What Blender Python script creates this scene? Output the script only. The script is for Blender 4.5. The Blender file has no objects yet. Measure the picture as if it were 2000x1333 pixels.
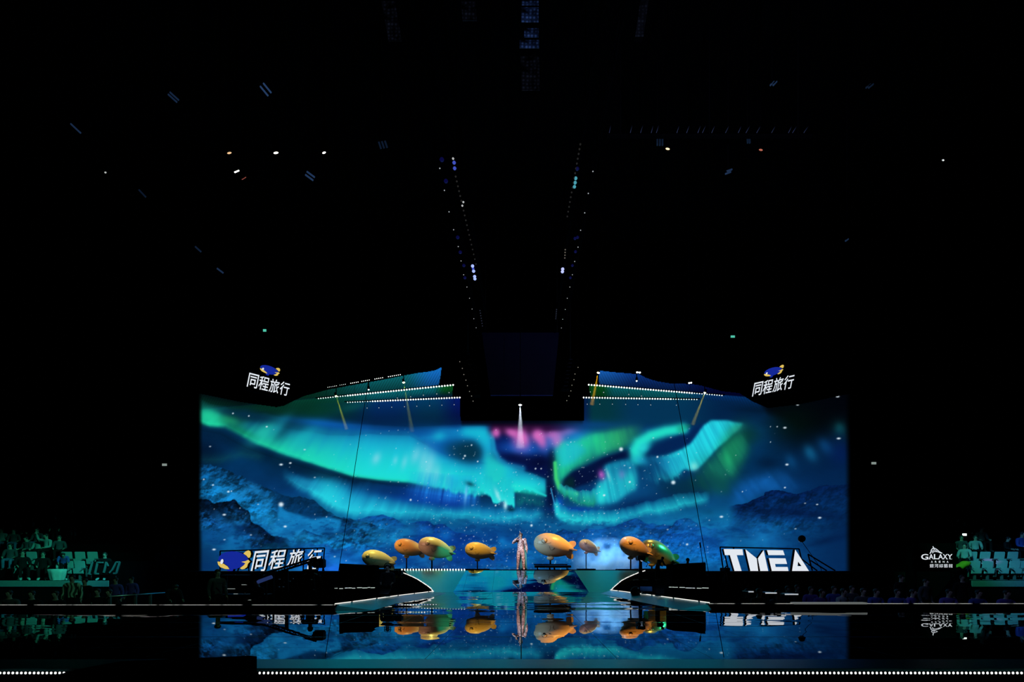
import bpy, bmesh, math, random
import numpy as np
from mathutils import Vector, Matrix, Euler
from mathutils.bvhtree import BVHTree

random.seed(11)
scene = bpy.context.scene
COL = scene.collection

# ---------------------------------------------------------------- camera, world, exposure
# origin under the camera on the water level of the stage pool; X to the stage's right side of the photo, Y into the hall, Z up
EYE = 1.2                      # lens height above the water
HZ, VX, F = 1100.0, 1018.0, 1000.0
def px(x, y, d):               # where a sight line of the photo reaches depth d
    return Vector(((x - VX) * d / F, d, EYE + (HZ - y) * d / F))
cam_data = bpy.data.cameras.new('camera')
cam_data.sensor_width = 36.0; cam_data.lens = 18.0
cam_data.shift_x = -(VX - 1000) / 2000.0
cam_data.shift_y = (HZ - 666.5) / 2000.0
cam_data.clip_end = 300
cam = bpy.data.objects.new('camera', cam_data); COL.objects.link(cam)
cam.location = (0, 0, EYE); cam.rotation_euler = (math.pi / 2, 0, 0)
scene.camera = cam
world = bpy.data.worlds.new('hall_darkness'); scene.world = world; world.use_nodes = True
world.node_tree.nodes['Background'].inputs[0].default_value = (0.1, 0.2, 0.5, 1)
world.node_tree.nodes['Background'].inputs[1].default_value = 0.0003
vs = scene.view_settings
vs.view_transform = 'Standard'; vs.look = 'None'; vs.exposure = 0.0; vs.gamma = 1.0; vs.use_curve_mapping = False

def spot(name, loc, target, col, watts, deg, blend=.5, rad=.06):
    l = bpy.data.lights.new(name, 'SPOT'); l.color = col; l.energy = watts
    l.spot_size = math.radians(deg); l.spot_blend = blend; l.shadow_soft_size = rad
    o = bpy.data.objects.new(name, l); COL.objects.link(o)
    o.location = loc
    o.rotation_euler = (Vector(target) - Vector(loc)).to_track_quat('-Z', 'Y').to_euler()
    return o
def pointl(name, loc, col, watts, rad=.1):
    l = bpy.data.lights.new(name, 'POINT'); l.color = col; l.energy = watts; l.shadow_soft_size = rad
    o = bpy.data.objects.new(name, l); COL.objects.link(o); o.location = loc; return o
WARM, GOLD, GREEN, ICE = (1, .55, .2), (1, .72, .25), (.08, 1, .45), (.25, .6, 1)
# stage spotlights on the airships, unseen and without fixtures; weak front fills added
AIR = dict(yellow=(740, 1094, 24.3), orange=(801, 1071, 25.4), large=(852.5, 1072, 24.8), amber=(938, 1077, 24.8), peach=(1083, 1067, 24.6), lilac=(1151, 1069, 25.4), bright=(1241, 1072, 24.2), green=(1286, 1083, 25.6))
def on_air(key, dx, dy, dz, col, watts, deg, ox=0, oy=0):
    x, y, d = AIR[key]; t = px(x + ox, y + oy, d)
    return spot('spotlight', t + Vector((dx, dy, dz)), t, col, watts, deg, .9)  # unseen, no fixture; the weak front ones are added fills
on_air('yellow', -.8, -1.0, 6.5, (1, .86, .16), 2000, 24); on_air('yellow', 1.5, -4.5, 3, (.2, .75, .7), 90, 26)
on_air('orange', -2.2, -3.6, 3.4, (1, .33, .06), 900, 24, -6); on_air('orange', .3, 1.0, 6, (1, .7, .2), 500, 22)
on_air('large', .6, .5, 6.2, (1, .86, .22), 1900, 26); on_air('large', -2.6, -4.2, 1.6, (1, .50, .36), 300, 14, -12); on_air('large', 3.6, -3.0, .6, (.02, .9, .55), 330, 16, 16, 8)
on_air('amber', -1.2, -4.0, 4.4, (1, .54, .06), 1350, 22); on_air('amber', .2, 1.2, 6, (1, .85, .2), 600, 22)
on_air('peach', 3.0, -1.2, 4.6, (1, .44, .08), 2400, 30); on_air('peach', -3.4, -3.6, 1.0, (.40, .72, 1), 520, 26, -20); on_air('peach', .5, -5.5, .8, (1, .5, .35), 70, 24)
on_air('lilac', .4, -1.2, 6, (1, .75, .25), 1000, 20); on_air('lilac', -2, -4.4, 1, (.6, .5, 1), 220, 20)
on_air('bright', -.6, -3.4, 4.8, (1, .38, .06), 1600, 24, 2, -4); on_air('bright', -1.6, 1.4, 5.5, (.8, .85, 1), 900, 22, -14)
on_air('green', 4.2, -1.0, 3.6, (.03, 1, .5), 900, 30, 8); on_air('green', .5, 1.2, 6, (1, .62, .10), 700, 24, -6); on_air('green', .8, -3.6, -.2, (1, .55, .1), 60, 20, 0, 14)
# singer: front spots added, no fixtures built
spot('spotlight', (-.9, 18.2, 6.4), px(1017, 1078, 23.95), (1, .78, .74), 1500, 12, .6)  # added front spot, no fixture
spot('spotlight', (1.4, 18.4, 2.2), px(1019, 1085, 23.95), (1, .80, .78), 500, 11, .8)  # added front spot, no fixture
# green and blue light over the side stands
spot('spotlight', (-9, 15, 9.5), (-21.5, 23.6, 1.2), (.04, 1, .66), 5200, 24, 1)
spot('spotlight', (-12, 17, 9.0), (-18.6, 23.3, 1.0), (.04, .6, .9), 2200, 16, 1)
spot('spotlight', (11, 15, 9.5), (20.8, 24.2, 1.4), (.05, 1, .52), 3600, 20, 1)
spot('spotlight', (13.5, 16.5, 8.5), (21.95, 23.9, 1.45), (.6, .16, 1), 4500, 4, .8)  # narrow violet spot added to tint one seat, no fixture
spot('spotlight', (13, 16, 9.0), (23.6, 23.8, 1.2), (.07, .42, 1), 4600, 22, 1)
spot('spotlight', (5, 12, 9.0), (13.0, 16.5, .2), (.25, .4, 1), 420, 42, 1)
spot('spotlight', (-5, 12, 9.0), (-13.5, 16.5, .2), (.2, 1, .6), 420, 40, 1)
spot('spotlight', (4.6, 27.5, 5.6), px(1184, 1092, 25.9), (.16, .50, 1), 5600, 40, .8)  # unseen, added to brighten the stage smoke from behind
spot('spotlight', (2.0, 12.0, 8.0), (4.7, 18.1, .3), (.2, .5, 1), 700, 9, .9)  # added so the blue stands on this wing show; no lamp built
spot('spotlight', (-2.0, 12.0, 8.0), (-4.75, 18.0, .3), (.2, .5, 1), 420, 7, .9)  # same for the stand on the other wing, also added
spot('spotlight', (4.5, 7.5, 8.5), (4.9, 13.2, 12.2), (.4, .5, 1), 420, 75, .8)  # unseen spot added to bring out the catwalk rail
# unseen lights added at the deck's back edge to brighten the smoke
for fx, fw in ((1128, 110), (1180, 150), (1222, 130)):
    spot('smoke_fill', px(fx, 1110, 27.1), px(fx - 2, 1040, 26.2), (.15, .5, 1), fw, 110, 1, .03)

# ---------------------------------------------------------------- helpers
def tag(o, label=None, cat=None, group=None, kind=None):
    if label: o['label'] = label
    if cat: o['category'] = cat
    if group: o['group'] = group
    if kind: o['kind'] = kind
    return o
def link(o, parent=None):
    COL.objects.link(o)
    if parent is not None: o.parent = parent
    return o
def empty(name, loc=(0, 0, 0), rz=0.0, label=None, cat=None, group=None):
    o = bpy.data.objects.new(name, None); o.empty_display_size = .2
    link(o); o.location = loc; o.rotation_euler = (0, 0, rz)
    return tag(o, label, cat, group)

class MB:
    """collects shapes, links them as one mesh"""
    def __init__(s): s.v = []; s.f = []; s.m = []; s.sm = []
    def add(s, vs, fs, mi=0, smooth=False, M=None):
        b = len(s.v)
        for p in vs:
            p = Vector(p)
            s.v.append(M @ p if M is not None else p)
        for f in fs: s.f.append([b + i for i in f]); s.m.append(mi); s.sm.append(smooth)
        return s
    def box(s, c, d, M=None, mi=0, bev=0.0):
        cx, cy, cz = c; a, b, h = d[0] / 2, d[1] / 2, d[2] / 2
        if bev <= 0:
            vs = [(cx + i * a, cy + j * b, cz + k * h) for i in (-1, 1) for j in (-1, 1) for k in (-1, 1)]
            return s.add(vs, [(0, 1, 3, 2), (4, 6, 7, 5), (0, 4, 5, 1), (2, 3, 7, 6), (0, 2, 6, 4), (1, 5, 7, 3)], mi, False, M)
        bm = bmesh.new(); bmesh.ops.create_cube(bm, size=1)
        for v in bm.verts: v.co = Vector((v.co.x * d[0], v.co.y * d[1], v.co.z * d[2]))
        bmesh.ops.bevel(bm, geom=list(bm.edges), offset=bev, segments=2, affect='EDGES')
        bm.verts.index_update()
        s.add([v.co + Vector(c) for v in bm.verts], [[v.index for v in f.verts] for f in bm.faces], mi, False, M)
        bm.free(); return s
    def tube(s, pts, r, n=8, M=None, mi=0, cap=True, smooth=True):
        pts = [Vector(p) for p in pts]; rs = r if isinstance(r, (list, tuple)) else [r] * len(pts)
        vs = []; fs = []
        for k, p in enumerate(pts):
            t = (pts[min(k + 1, len(pts) - 1)] - pts[max(k - 1, 0)]).normalized()
            a = t.orthogonal().normalized() if k == 0 else (a - t * a.dot(t)).normalized()
            b = t.cross(a)
            for i in range(n):
                w = 2 * math.pi * i / n
                vs.append(p + (a * math.cos(w) + b * math.sin(w)) * rs[k])
        for k in range(len(pts) - 1):
            for i in range(n):
                j = (i + 1) % n
                fs.append((k * n + i, k * n + j, (k + 1) * n + j, (k + 1) * n + i))
        if cap: fs += [tuple(range(n - 1, -1, -1)), tuple((len(pts) - 1) * n + i for i in range(n))]
        return s.add(vs, fs, mi, smooth, M)
    def lathe(s, prof, n=24, M=None, mi=0, axis='z'):          # profile of (radius, height)
        vs = []; fs = []
        for r, h in prof:
            for i in range(n):
                w = 2 * math.pi * i / n
                p = (r * math.cos(w), r * math.sin(w), h)
                vs.append(p if axis == 'z' else (h, r * math.cos(w), r * math.sin(w)))
        for k in range(len(prof) - 1):
            for i in range(n):
                j = (i + 1) % n
                fs.append((k * n + i, k * n + j, (k + 1) * n + j, (k + 1) * n + i))
        return s.add(vs, fs, mi, True, M)
    def ball(s, c, r, n=12, M=None, mi=0):
        rx, ry, rz = r if isinstance(r, (list, tuple)) else (r, r, r)
        m = max(5, n // 2 + 1); vs = []; fs = []
        for k in range(m):
            th = math.pi * k / (m - 1)
            for i in range(n):
                w = 2 * math.pi * i / n
                vs.append((c[0] + rx * math.sin(th) * math.cos(w), c[1] + ry * math.sin(th) * math.sin(w), c[2] + rz * math.cos(th)))
        for k in range(m - 1):
            for i in range(n):
                j = (i + 1) % n
                fs.append((k * n + i, (k + 1) * n + i, (k + 1) * n + j, k * n + j))
        return s.add(vs, fs, mi, True, M)
    def prism(s, pts, depth, M=None, mi=0, mi_side=None):      # outline in local XZ, pushed along +Y
        n = len(pts)
        A = sum(pts[i][0] * pts[(i + 1) % n][1] - pts[(i + 1) % n][0] * pts[i][1] for i in range(n))
        if A < 0: pts = pts[::-1]
        vs = [(p[0], 0, p[1]) for p in pts] + [(p[0], depth, p[1]) for p in pts]
        s.add(vs, [tuple(range(n))], mi, False, M)
        s.add(vs, [tuple(range(2 * n - 1, n - 1, -1))] + [((i + 1) % n, i, n + i, n + (i + 1) % n) for i in range(n)], mi if mi_side is None else mi_side, False, M)
        return s
    def build(s, name, mats, parent=None, loc=None):
        me = bpy.data.meshes.new(name)
        me.from_pydata([tuple(p) for p in s.v], [], s.f)
        for m in (mats if isinstance(mats, (list, tuple)) else [mats]): me.materials.append(m)
        me.polygons.foreach_set('material_index', s.m)
        me.polygons.foreach_set('use_smooth', s.sm)
        bm = bmesh.new(); bm.from_mesh(me)
        bmesh.ops.remove_doubles(bm, verts=bm.verts, dist=1e-5)
        bm.to_mesh(me); bm.free(); me.update()
        o = bpy.data.objects.new(name, me); link(o, parent)
        if loc is not None: o.location = loc
        return o

def each(name, m, parent, shapes):            # every shape a part of its own
    for f in shapes:
        b = MB(); f(b); b.build(name, m, parent)

def copy_tree(o, parent=None):
    c = o.copy(); COL.objects.link(c)
    if parent is not None: c.parent = parent
    for ch in list(o.children): copy_tree(ch, c)
    return c

# ---------------------------------------------------------------- materials
def nd(nt, t, **kw):
    n = nt.nodes.new(t)
    for k, v in kw.items(): setattr(n, k, v)
    return n
def mat(name, col, rough=.5, metal=0.0, var=.2, scale=8.0, spec=.5, bump=0.0):
    m = bpy.data.materials.new(name); m.use_nodes = True; nt = m.node_tree
    b = nt.nodes['Principled BSDF']
    b.inputs['Roughness'].default_value = rough; b.inputs['Metallic'].default_value = metal
    b.inputs['Specular IOR Level'].default_value = spec
    tc = nd(nt, 'ShaderNodeTexCoord'); no = nd(nt, 'ShaderNodeTexNoise'); no.inputs['Scale'].default_value = scale; no.inputs['Detail'].default_value = 3
    nt.links.new(tc.outputs['Object'], no.inputs['Vector'])
    mx = nd(nt, 'ShaderNodeMix', data_type='RGBA')
    mx.inputs[6].default_value = (*[c * (1 - var) for c in col], 1); mx.inputs[7].default_value = (*[min(1, c * (1 + var)) for c in col], 1)
    nt.links.new(no.outputs['Fac'], mx.inputs[0]); nt.links.new(mx.outputs[2], b.inputs['Base Color'])
    if bump:
        bp = nd(nt, 'ShaderNodeBump'); bp.inputs['Strength'].default_value = bump; bp.inputs['Distance'].default_value = .02
        nt.links.new(no.outputs['Fac'], bp.inputs['Height']); nt.links.new(bp.outputs['Normal'], b.inputs['Normal'])
    return m
def glow(name, col, strength, sample=False):
    m = bpy.data.materials.new(name); m.use_nodes = True; nt = m.node_tree
    b = nt.nodes['Principled BSDF']
    b.inputs['Base Color'].default_value = (.02, .02, .02, 1); b.inputs['Roughness'].default_value = .4
    b.inputs['Emission Color'].default_value = (*col, 1); b.inputs['Emission Strength'].default_value = strength
    if not sample: m.cycles.emission_sampling = 'NONE'
    return m
def srgb(r, g, b):
    f = lambda c: (c / 255 / 12.92) if c <= 10 else ((c / 255 + .055) / 1.055) ** 2.4
    return (f(r), f(g), f(b))

M_BLACK = mat('matt_black', (.004, .004, .005), 1.0, spec=0.0)
M_HALL = mat('hall_black', (.003, .003, .004), 1.0, spec=0.0)
M_GEAR = mat('black_gear', (.006, .006, .007), .6, spec=.12)
M_STEEL = mat('brushed_steel', (.5, .5, .52), .35, 1.0, .1, 30)
M_DKSTEEL = mat('dark_steel', (.03, .03, .034), .5, .6)
M_WHITE = mat('white_paint', (.75, .75, .74), .6)
M_SEAT = mat('pale_plastic', (.45, .5, .5), .35, var=.08)
M_SEATMETAL = mat('seat_metal', (.2, .22, .22), .4, .5)
M_STEP = mat('painted_step', (.3, .34, .34), .5, var=.12)
M_LAMP = glow('lamp_white', (1, 1, .97), 1.8)
M_LAMPDIM = glow('lamp_dim', (.9, .95, 1), .45)
M_LED = glow('led_white', (.93, 1, .97), 2.0)
M_BLUELED = glow('lamp_blue', (.10, .16, 1), .5)
M_CYANLED = glow('lamp_cyan', (.12, .6, .75), .55)
# ---------------------------------------------------------------- picture shown on the LED wall, lamp-row beams painted in
def paint_wall(step=1.25):
    x = np.arange(386.0, 1664.1, step); y = np.arange(716.0, 1124.1, step)
    X, Y = np.meshgrid(x, y)
    H, W = X.shape
    img = np.zeros((H, W, 3))

    def hsh(i, j, s):
        h = np.sin(i * 127.1 + j * 311.7 + s * 74.7) * 43758.5453
        return h - np.floor(h)
    def vn(u, v, s=0):
        i = np.floor(u); j = np.floor(v); f = u - i; g = v - j
        f = f * f * (3 - 2 * f); g = g * g * (3 - 2 * g)
        a = hsh(i, j, s); b = hsh(i + 1, j, s); c = hsh(i, j + 1, s); d = hsh(i + 1, j + 1, s)
        return (a * (1 - f) + b * f) * (1 - g) + (c * (1 - f) + d * f) * g
    def fbm(u, v, s=0, o=4):
        t = 0; a = .5
        for k in range(o):
            t = t + a * vn(u, v, s + k * 7); u = u * 2.03; v = v * 2.03; a *= .5
        return t / .94
    def C(*c): return np.array(c) / 255.0
    def over(col, a):
        nonlocal img
        col = np.asarray(col); a = np.clip(a, 0, 1)[..., None]
        img = img * (1 - a) + col * a
    def scr(col, a):
        nonlocal img
        img = 1 - (1 - img) * (1 - np.clip(np.asarray(col) * np.clip(a, 0, 1.3)[..., None], 0, 1))
    def ss(a, b, t):
        t = np.clip((t - a) / (b - a), 0, 1); return t * t * (3 - 2 * t)
    def lin(pts, xx):
        p = np.array(pts, float); return np.interp(xx, p[:, 0], p[:, 1])
    def blob(cx, cy, rx, ry, col, a, ang=0, p=2.0, mode='over'):
        c, s = math.cos(math.radians(ang)), math.sin(math.radians(ang))
        u = ((X - cx) * c + (Y - cy) * s) / rx; v = (-(X - cx) * s + (Y - cy) * c) / ry
        m = a * np.exp(-(u * u + v * v) ** (p / 2))
        (over if mode == 'over' else scr)(col, m)
    kx = np.clip(np.sign(1018 - X) * (np.abs(1018 - X) / 520) ** 1.5, -.75, 1.0)
    S = X + kx * (Y - 930)                       # constant along one auroral ray
    def streak(sc, seed, amp):
        n = .6 * vn(S / sc, Y * 0 + .5, seed) + .4 * vn(S / (sc * .31), Y * 0 + .5, seed + 3)
        return 1 - amp + 2 * amp * n
    def ribbon(low, hgt, inten, c0, c1, soft=5, amp=.3, sc=14, seed=1, jit=0, p=1.2, mode='over', rise=.18):
        yb = lin(low, X) + jit * (2 * vn(S / 5, Y * 0, seed + 9) - 1 + 1.2 * (2 * vn(S / 17, Y * 0, seed + 10) - 1))
        h = lin(hgt, X); i = lin(inten, X)
        t = (yb - Y) / h
        below = np.exp(-(np.clip(-t * h, 0, None) / soft) ** 2)
        tt = np.clip(t, 0, 1)
        body = np.where(t < 0, below, ss(-.02, rise, tt + .6 * rise) * (1 - tt) ** p * 1.0 + 0 * tt)
        body = np.where(t > 1, 0, body)
        b0 = ss(-.02, rise, .6 * rise)
        body = np.where(t < 0, below * b0, body)
        col = np.asarray(c0) + (np.asarray(c1) - np.asarray(c0)) * np.clip(tt * 1.15, 0, 1)[..., None]
        (over if mode == 'over' else scr)(col, i * body * streak(sc, seed, amp) * 1.12)
    def vcurve(pts, w0, w1, col, a):             # soft stroke along a polyline
        p = np.array(pts, float); best = np.full((H, W), 1e9); tb = np.zeros((H, W)); n = len(p) - 1
        for k in range(n):
            d = p[k + 1] - p[k]; L = (d * d).sum()
            t = np.clip(((X - p[k, 0]) * d[0] + (Y - p[k, 1]) * d[1]) / L, 0, 1)
            q = np.hypot(X - p[k, 0] - t * d[0], Y - p[k, 1] - t * d[1])
            m = q < best; best = np.where(m, q, best); tb = np.where(m, (k + t) / n, tb)
        w = w0 + (w1 - w0) * tb
        over(col, a * np.exp(-(best / w) ** 2.4))
    def poly(pts):
        p = np.array(pts, float); ins = np.zeros((H, W), bool); j = len(p) - 1
        for k in range(len(p)):
            xi, yi = p[k]; xj, yj = p[j]
            if yi != yj:
                ins ^= ((yi > Y) != (yj > Y)) & (X < (xj - xi) * (Y - yi) / (yj - yi) + xi)
            j = k
        return ins

    def soft(mm, n):
        for _ in range(n):
            mm = (mm + np.roll(mm, 1, 0) + np.roll(mm, -1, 0) + np.roll(mm, 1, 1) + np.roll(mm, -1, 1)) / 5
        return mm
    # --- sky base
    base = [(716, C(4, 20, 60)), (800, C(3, 36, 82)), (840, C(5, 62, 122)), (900, C(3, 58, 108)), (960, C(6, 60, 118)), (1010, C(10, 98, 150)), (1050, C(12, 98, 156)), (1124, C(12, 88, 150))]
    ys = [b[0] for b in base]
    for k in range(3): img[..., k] = np.interp(Y, ys, [b[1][k] for b in base])
    img *= (.86 + .28 * fbm(X / 60, Y / 40, 3))[..., None]
    # --- wings: beams of light under the lamp rows, painted into the wall's picture
    lw = ss(905, 895, X) * ss(832, 815, Y)
    rows_l = [((640, 756), (863, 722)), ((622, 778), (885, 752)), ((680, 786), (898, 777))]
    def rowy(r): return r[0][1] + (X - r[0][0]) * (r[1][1] - r[0][1]) / (r[1][0] - r[0][0])
    yA, yB, yC = [rowy(r) for r in rows_l]
    st = .90 + .22 * (.5 + .5 * np.sin((X + .55 * (Y - 750) * np.sign(X - 1018) * -1) * 2 * np.pi / 5.1)) * ss(1.0, .2, np.abs(Y - 760) / 60)
    topL = np.where(X < 700, 0.0, 1.0)
    cA = C(6, 72, 52) + (C(12, 105, 112) - C(6, 72, 52)) * ss(600, 720, X)[..., None] + (C(18, 100, 180) - C(12, 105, 112)) * ss(780, 850, X)[..., None]
    gA = np.where(X < 700, 1.0, 1.0) * (.70 + .5 * np.clip((yB - Y) / 40, 0, 1)); cA = cA * gA[..., None]
    over(cA * st[..., None], ss(905, 895, X) * ss(-3, 3, yB - Y) * (X < 1000))
    cB = C(6, 70, 52) + (C(8, 96, 108) - C(6, 70, 52)) * ss(600, 740, X)[..., None] + (C(6, 88, 34) - C(8, 96, 108)) * ss(845, 872, X)[..., None]
    cB = cB * (1.12 - .35 * np.clip((Y - yB) / 26, 0, 1))[..., None]
    over(cB * st[..., None], ss(905, 899, X) * ss(-1, 1, Y - yB) * ss(26, 8, Y - yB - 12 * ss(720, 660, X)) * (X < 1000))
    cC = C(5, 62, 84) + (C(4, 50, 116) - C(5, 62, 84)) * ss(660, 740, X)[..., None] + (C(4, 66, 110) - C(4, 50, 116)) * ss(770, 830, X)[..., None] + (C(5, 24, 112) - C(4, 66, 110)) * ss(845, 900, X)[..., None]
    cC = cC * (1.08 - .34 * np.clip((Y - yC) / 45, 0, 1))[..., None]
    over(cC * (.85 + .15 * st)[..., None], ss(903, 899, X) * ss(-1, 2, Y - yC) * ss(850, 805, Y) * ss(600, 680, X) * .92)
    rB = 752 + (X - 1150) * 20 / 260.0; rC = 777 + (X - 1140) * 5 / 220.0
    sr = .90 + .22 * (.5 + .5 * np.sin((X - .5 * (Y - 750)) * 2 * np.pi / 5.2)) * ss(60, 10, np.abs(Y - 760))
    cA = C(22, 92, 178) + (C(10, 52, 132) - C(22, 92, 178)) * ss(1170, 1260, X)[..., None] + (C(3, 8, 84) - C(10, 52, 132)) * ss(1300, 1420, X)[..., None]
    cA = cA * (.58 + .45 * np.clip((rB - Y) / 30, 0, 1))[..., None]
    over(cA * sr[..., None], ss(1134, 1140, X) * ss(-3, 3, rB + 14 * ss(1380, 1440, X) - Y))
    cB = C(6, 84, 30) + (C(8, 96, 104) - C(6, 84, 30)) * ss(1172, 1200, X)[..., None] + (C(4, 48, 104) - C(8, 96, 104)) * ss(1300, 1400, X)[..., None]
    cB = cB * (1.1 - .4 * np.clip((Y - rB) / 28, 0, 1))[..., None]
    over(cB * sr[..., None], ss(1134, 1138, X) * ss(-1, 1, Y - rB) * ss(34, 18, Y - rB))
    cC = C(5, 38, 92) + (C(4, 72, 84) - C(5, 38, 92)) * ss(1142, 1160, X)[..., None] + (C(4, 64, 106) - C(4, 72, 84)) * ss(1180, 1240, X)[..., None] + (C(3, 44, 92) - C(4, 64, 106)) * ss(1330, 1420, X)[..., None]
    over(cC * (.85 + .15 * sr)[..., None], ss(1136, 1139, X) * ss(-1, 2, Y - rC) * ss(842, 822, Y) * ss(1480, 1400, X) * .95)
    blob(620, 805, 70, 20, C(6, 78, 60), .8, -12); blob(690, 795, 30, 8, C(10, 100, 100), .6, -14)
    over(C(3, 24, 66), ss(1470, 1600, X) * .72 * ss(1000, 860, Y))
    # --- darkness over the upper corners
    over(C(2, 4, 16), ss(0, -34, Y - lin([(387, 792), (470, 806), (560, 800), (600, 770), (650, 700)], X)) * (X < 700))
    over(C(3, 4, 18), ss(0, -26, Y - lin([(1440, 765), (1480, 792), (1500, 818), (1560, 846), (1610, 838), (1664, 812)], X)) * (X > 1430))
    over(C(2, 5, 14), ss(1480, 1570, X) * ss(905, 822, Y) * .95)
    over(C(4, 50, 26), .35 * np.exp(-((X - 1540) / 60) ** 2 - ((Y - 830) / 40) ** 2))
    over(C(3, 26, 60), .85 * ss(470, 392, X) * np.exp(-((Y - 885) / 38) ** 2))

    # --- broad ribbons, left half
    ribbon([(386, 842), (430, 850), (480, 878), (560, 905), (640, 930), (760, 950), (900, 968), (1080, 990)], [(386, 40), (1100, 40)], [(386, .6), (600, .8), (900, .55), (1000, .3), (1070, .25), (1090, 0)], C(2, 34, 62), C(2, 46, 82), soft=16, amp=.1, sc=30, seed=5)
    ribbon([(600, 880), (700, 900), (800, 910), (900, 905), (960, 905)], [(560, 60), (640, 62), (700, 72), (800, 76), (900, 76), (960, 72)], [(560, 0), (620, .55), (700, .9), (800, .85), (940, .8), (956, .8), (960, 0)], C(18, 150, 214), C(14, 104, 190), soft=20, amp=.2, sc=26, seed=11, p=.45)
    low = [(386, 822), (410, 830), (440, 832), (470, 848), (500, 864), (540, 880), (570, 890), (610, 902), (650, 915), (690, 927), (740, 934), (800, 939), (850, 949), (900, 953), (950, 958), (1000, 957), (1040, 962), (1069, 970), (1072, 972)]
    ribbon(low, [(386, 46), (420, 40), (460, 38), (520, 66), (600, 72), (700, 92), (800, 98), (870, 62), (920, 50), (960, 52), (1000, 46), (1060, 36)],
           [(386, .2), (396, .75), (425, .95), (450, .5), (480, .75), (540, 1), (620, 1), (700, 1.15), (850, 1.15), (960, 1.1), (1040, 1.1), (1064, 1), (1070, 0)],
           C(30, 212, 160), C(22, 150, 165), soft=5, amp=.36, sc=34, seed=1, p=.62, rise=.12)
    for cx, cy_, rx, ry, an, a in ((470, 818, 9, 22, 38, .6), (448, 806, 26, 8, 8, .6), (555, 842, 9, 24, 40, .45), (500, 812, 40, 9, 10, .7), (560, 822, 50, 8, 8, .6), (585, 838, 20, 10, 0, .3)):
        blob(cx, cy_, rx, ry, C(5, 56, 84), a, an)
    ribbon(low, [(386, 30), (560, 50), (640, 62), (720, 84), (800, 88), (880, 58), (960, 50), (1060, 34)],
           [(520, 0), (640, .55), (720, .95), (880, 1), (1040, .95), (1064, .9), (1070, 0)],
           C(30, 222, 212), C(26, 196, 236), soft=4, amp=.15, sc=20, seed=2, p=.45, rise=.14)
    blob(410, 812, 22, 15, C(34, 216, 160), .8, 10, 2.4); blob(450, 822, 26, 12, C(30, 160, 110), .7, 12)
    blob(515, 845, 34, 14, C(34, 190, 170), .75, -38); blob(545, 830, 30, 10, C(26, 150, 170), .5, -42); blob(590, 858, 40, 14, C(26, 190, 190), .5, -40)
    blob(640, 828, 70, 9, C(12, 96, 186), .7, 6); blob(480, 812, 60, 10, C(6, 56, 92), .6, 12)
    blob(470, 842, 30, 8, C(10, 130, 80), .5, 25)
    for cx, cy, rx, ry, a, an in ((735, 896, 8, 12, .8, 25), (772, 900, 5, 9, .6, 15), (790, 903, 6, 14, .6, 15), (812, 890, 9, 18, .7, 20), (838, 912, 12, 34, .85, 12), (852, 930, 9, 22, .7, 8), (826, 900, 8, 26, .6, 12), (875, 945, 8, 16, .7, 0)):
        blob(cx, cy, rx, ry, C(140, 214, 232), a * .8, an, 2)
    # dark hollow inside the fold and the fold itself
    blob(868, 872, 30, 18, C(8, 92, 176), .75, 10, 2.5)
    blob(908, 884, 42, 22, C(6, 66, 100), .95, 12, 3.2)
    blob(925, 878, 26, 20, C(5, 60, 84), .7, 0, 3)
    ribbon([(820, 858), (880, 852), (960, 848)], [(800, 20), (960, 24)], [(780, 0), (830, .4), (960, .5), (963, 0)], C(16, 150, 205), C(10, 90, 160), soft=8, amp=.3, sc=18, seed=21)
    blob(858, 852, 14, 10, C(22, 176, 210), .7, -20); blob(900, 844, 40, 7, C(16, 140, 200), .6, 4)
    over(C(22, 188, 214), soft(poly([(905, 836), (942, 834), (957, 841), (961, 858), (964, 880), (976, 900), (1004, 914), (1004, 935), (944, 935), (948, 902), (944, 874), (928, 856), (900, 850)]).astype(float), 60) * .95)
    over(C(34, 206, 190), soft(poly([(946, 890), (964, 882), (976, 900), (990, 912), (985, 950), (948, 940)]).astype(float), 60) * .6)
    # navy gap to the right of the fold, pink veil over it
    m = poly([(961, 838), (1078, 838), (1083, 870), (1079, 930), (1066, 932), (1040, 922), (1010, 914), (985, 906), (972, 894), (965, 876)])
    g = soft(m.astype(float), 14)
    over(C(4, 20, 92), g * .98)
    blob(1020, 878, 52, 20, C(22, 104, 206), .8, 0); blob(1082, 870, 20, 34, C(30, 116, 214), .9, -10)
    blob(1005, 895, 36, 11, C(4, 14, 72), .8, 8); blob(1055, 903, 28, 14, C(4, 12, 66), .9)
    vcurve([(961, 845), (966, 880), (975, 897), (990, 908), (1020, 916)], 4, 7, C(30, 190, 224), .5)
    over(C(50, 8, 60), ss(822, 830, Y) * ss(858, 838, Y) * ss(945, 968, X) * ss(1150, 1115, X) * .95)
    for cx, cy, rx, ry, a, an in ((969, 846, 9, 10, .9, 0), (1000, 846, 16, 9, .85, 20), (1021, 856, 13, 20, 1, -18), (1012, 862, 14, 20, .5, -10), (1050, 851, 14, 13, .95, 20), (1058, 862, 10, 16, .8, -20), (1090, 862, 15, 15, .9, 0), (1080, 850, 18, 9, .7, 0), (1110, 845, 16, 8, .6, -10)):
        blob(cx, cy, rx, ry, C(226, 112, 196), a * .92, an, 2.3)
    over(C(3, 4, 22), ss(836, 822, Y) * ss(898, 904, X) * ss(1141, 1136, X))
    # --- dark slot in the middle
    blob(1078, 905, 10, 30, C(4, 12, 62), .85, 0, 3); blob(1066, 985, 20, 24, C(4, 44, 100), .8, -8, 2.5); blob(1076, 965, 9, 40, C(4, 18, 72), .9, -6, 3)
    vcurve([(1076, 955), (1083, 985)], 1.2, 1.4, C(60, 170, 220), .8)
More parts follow.
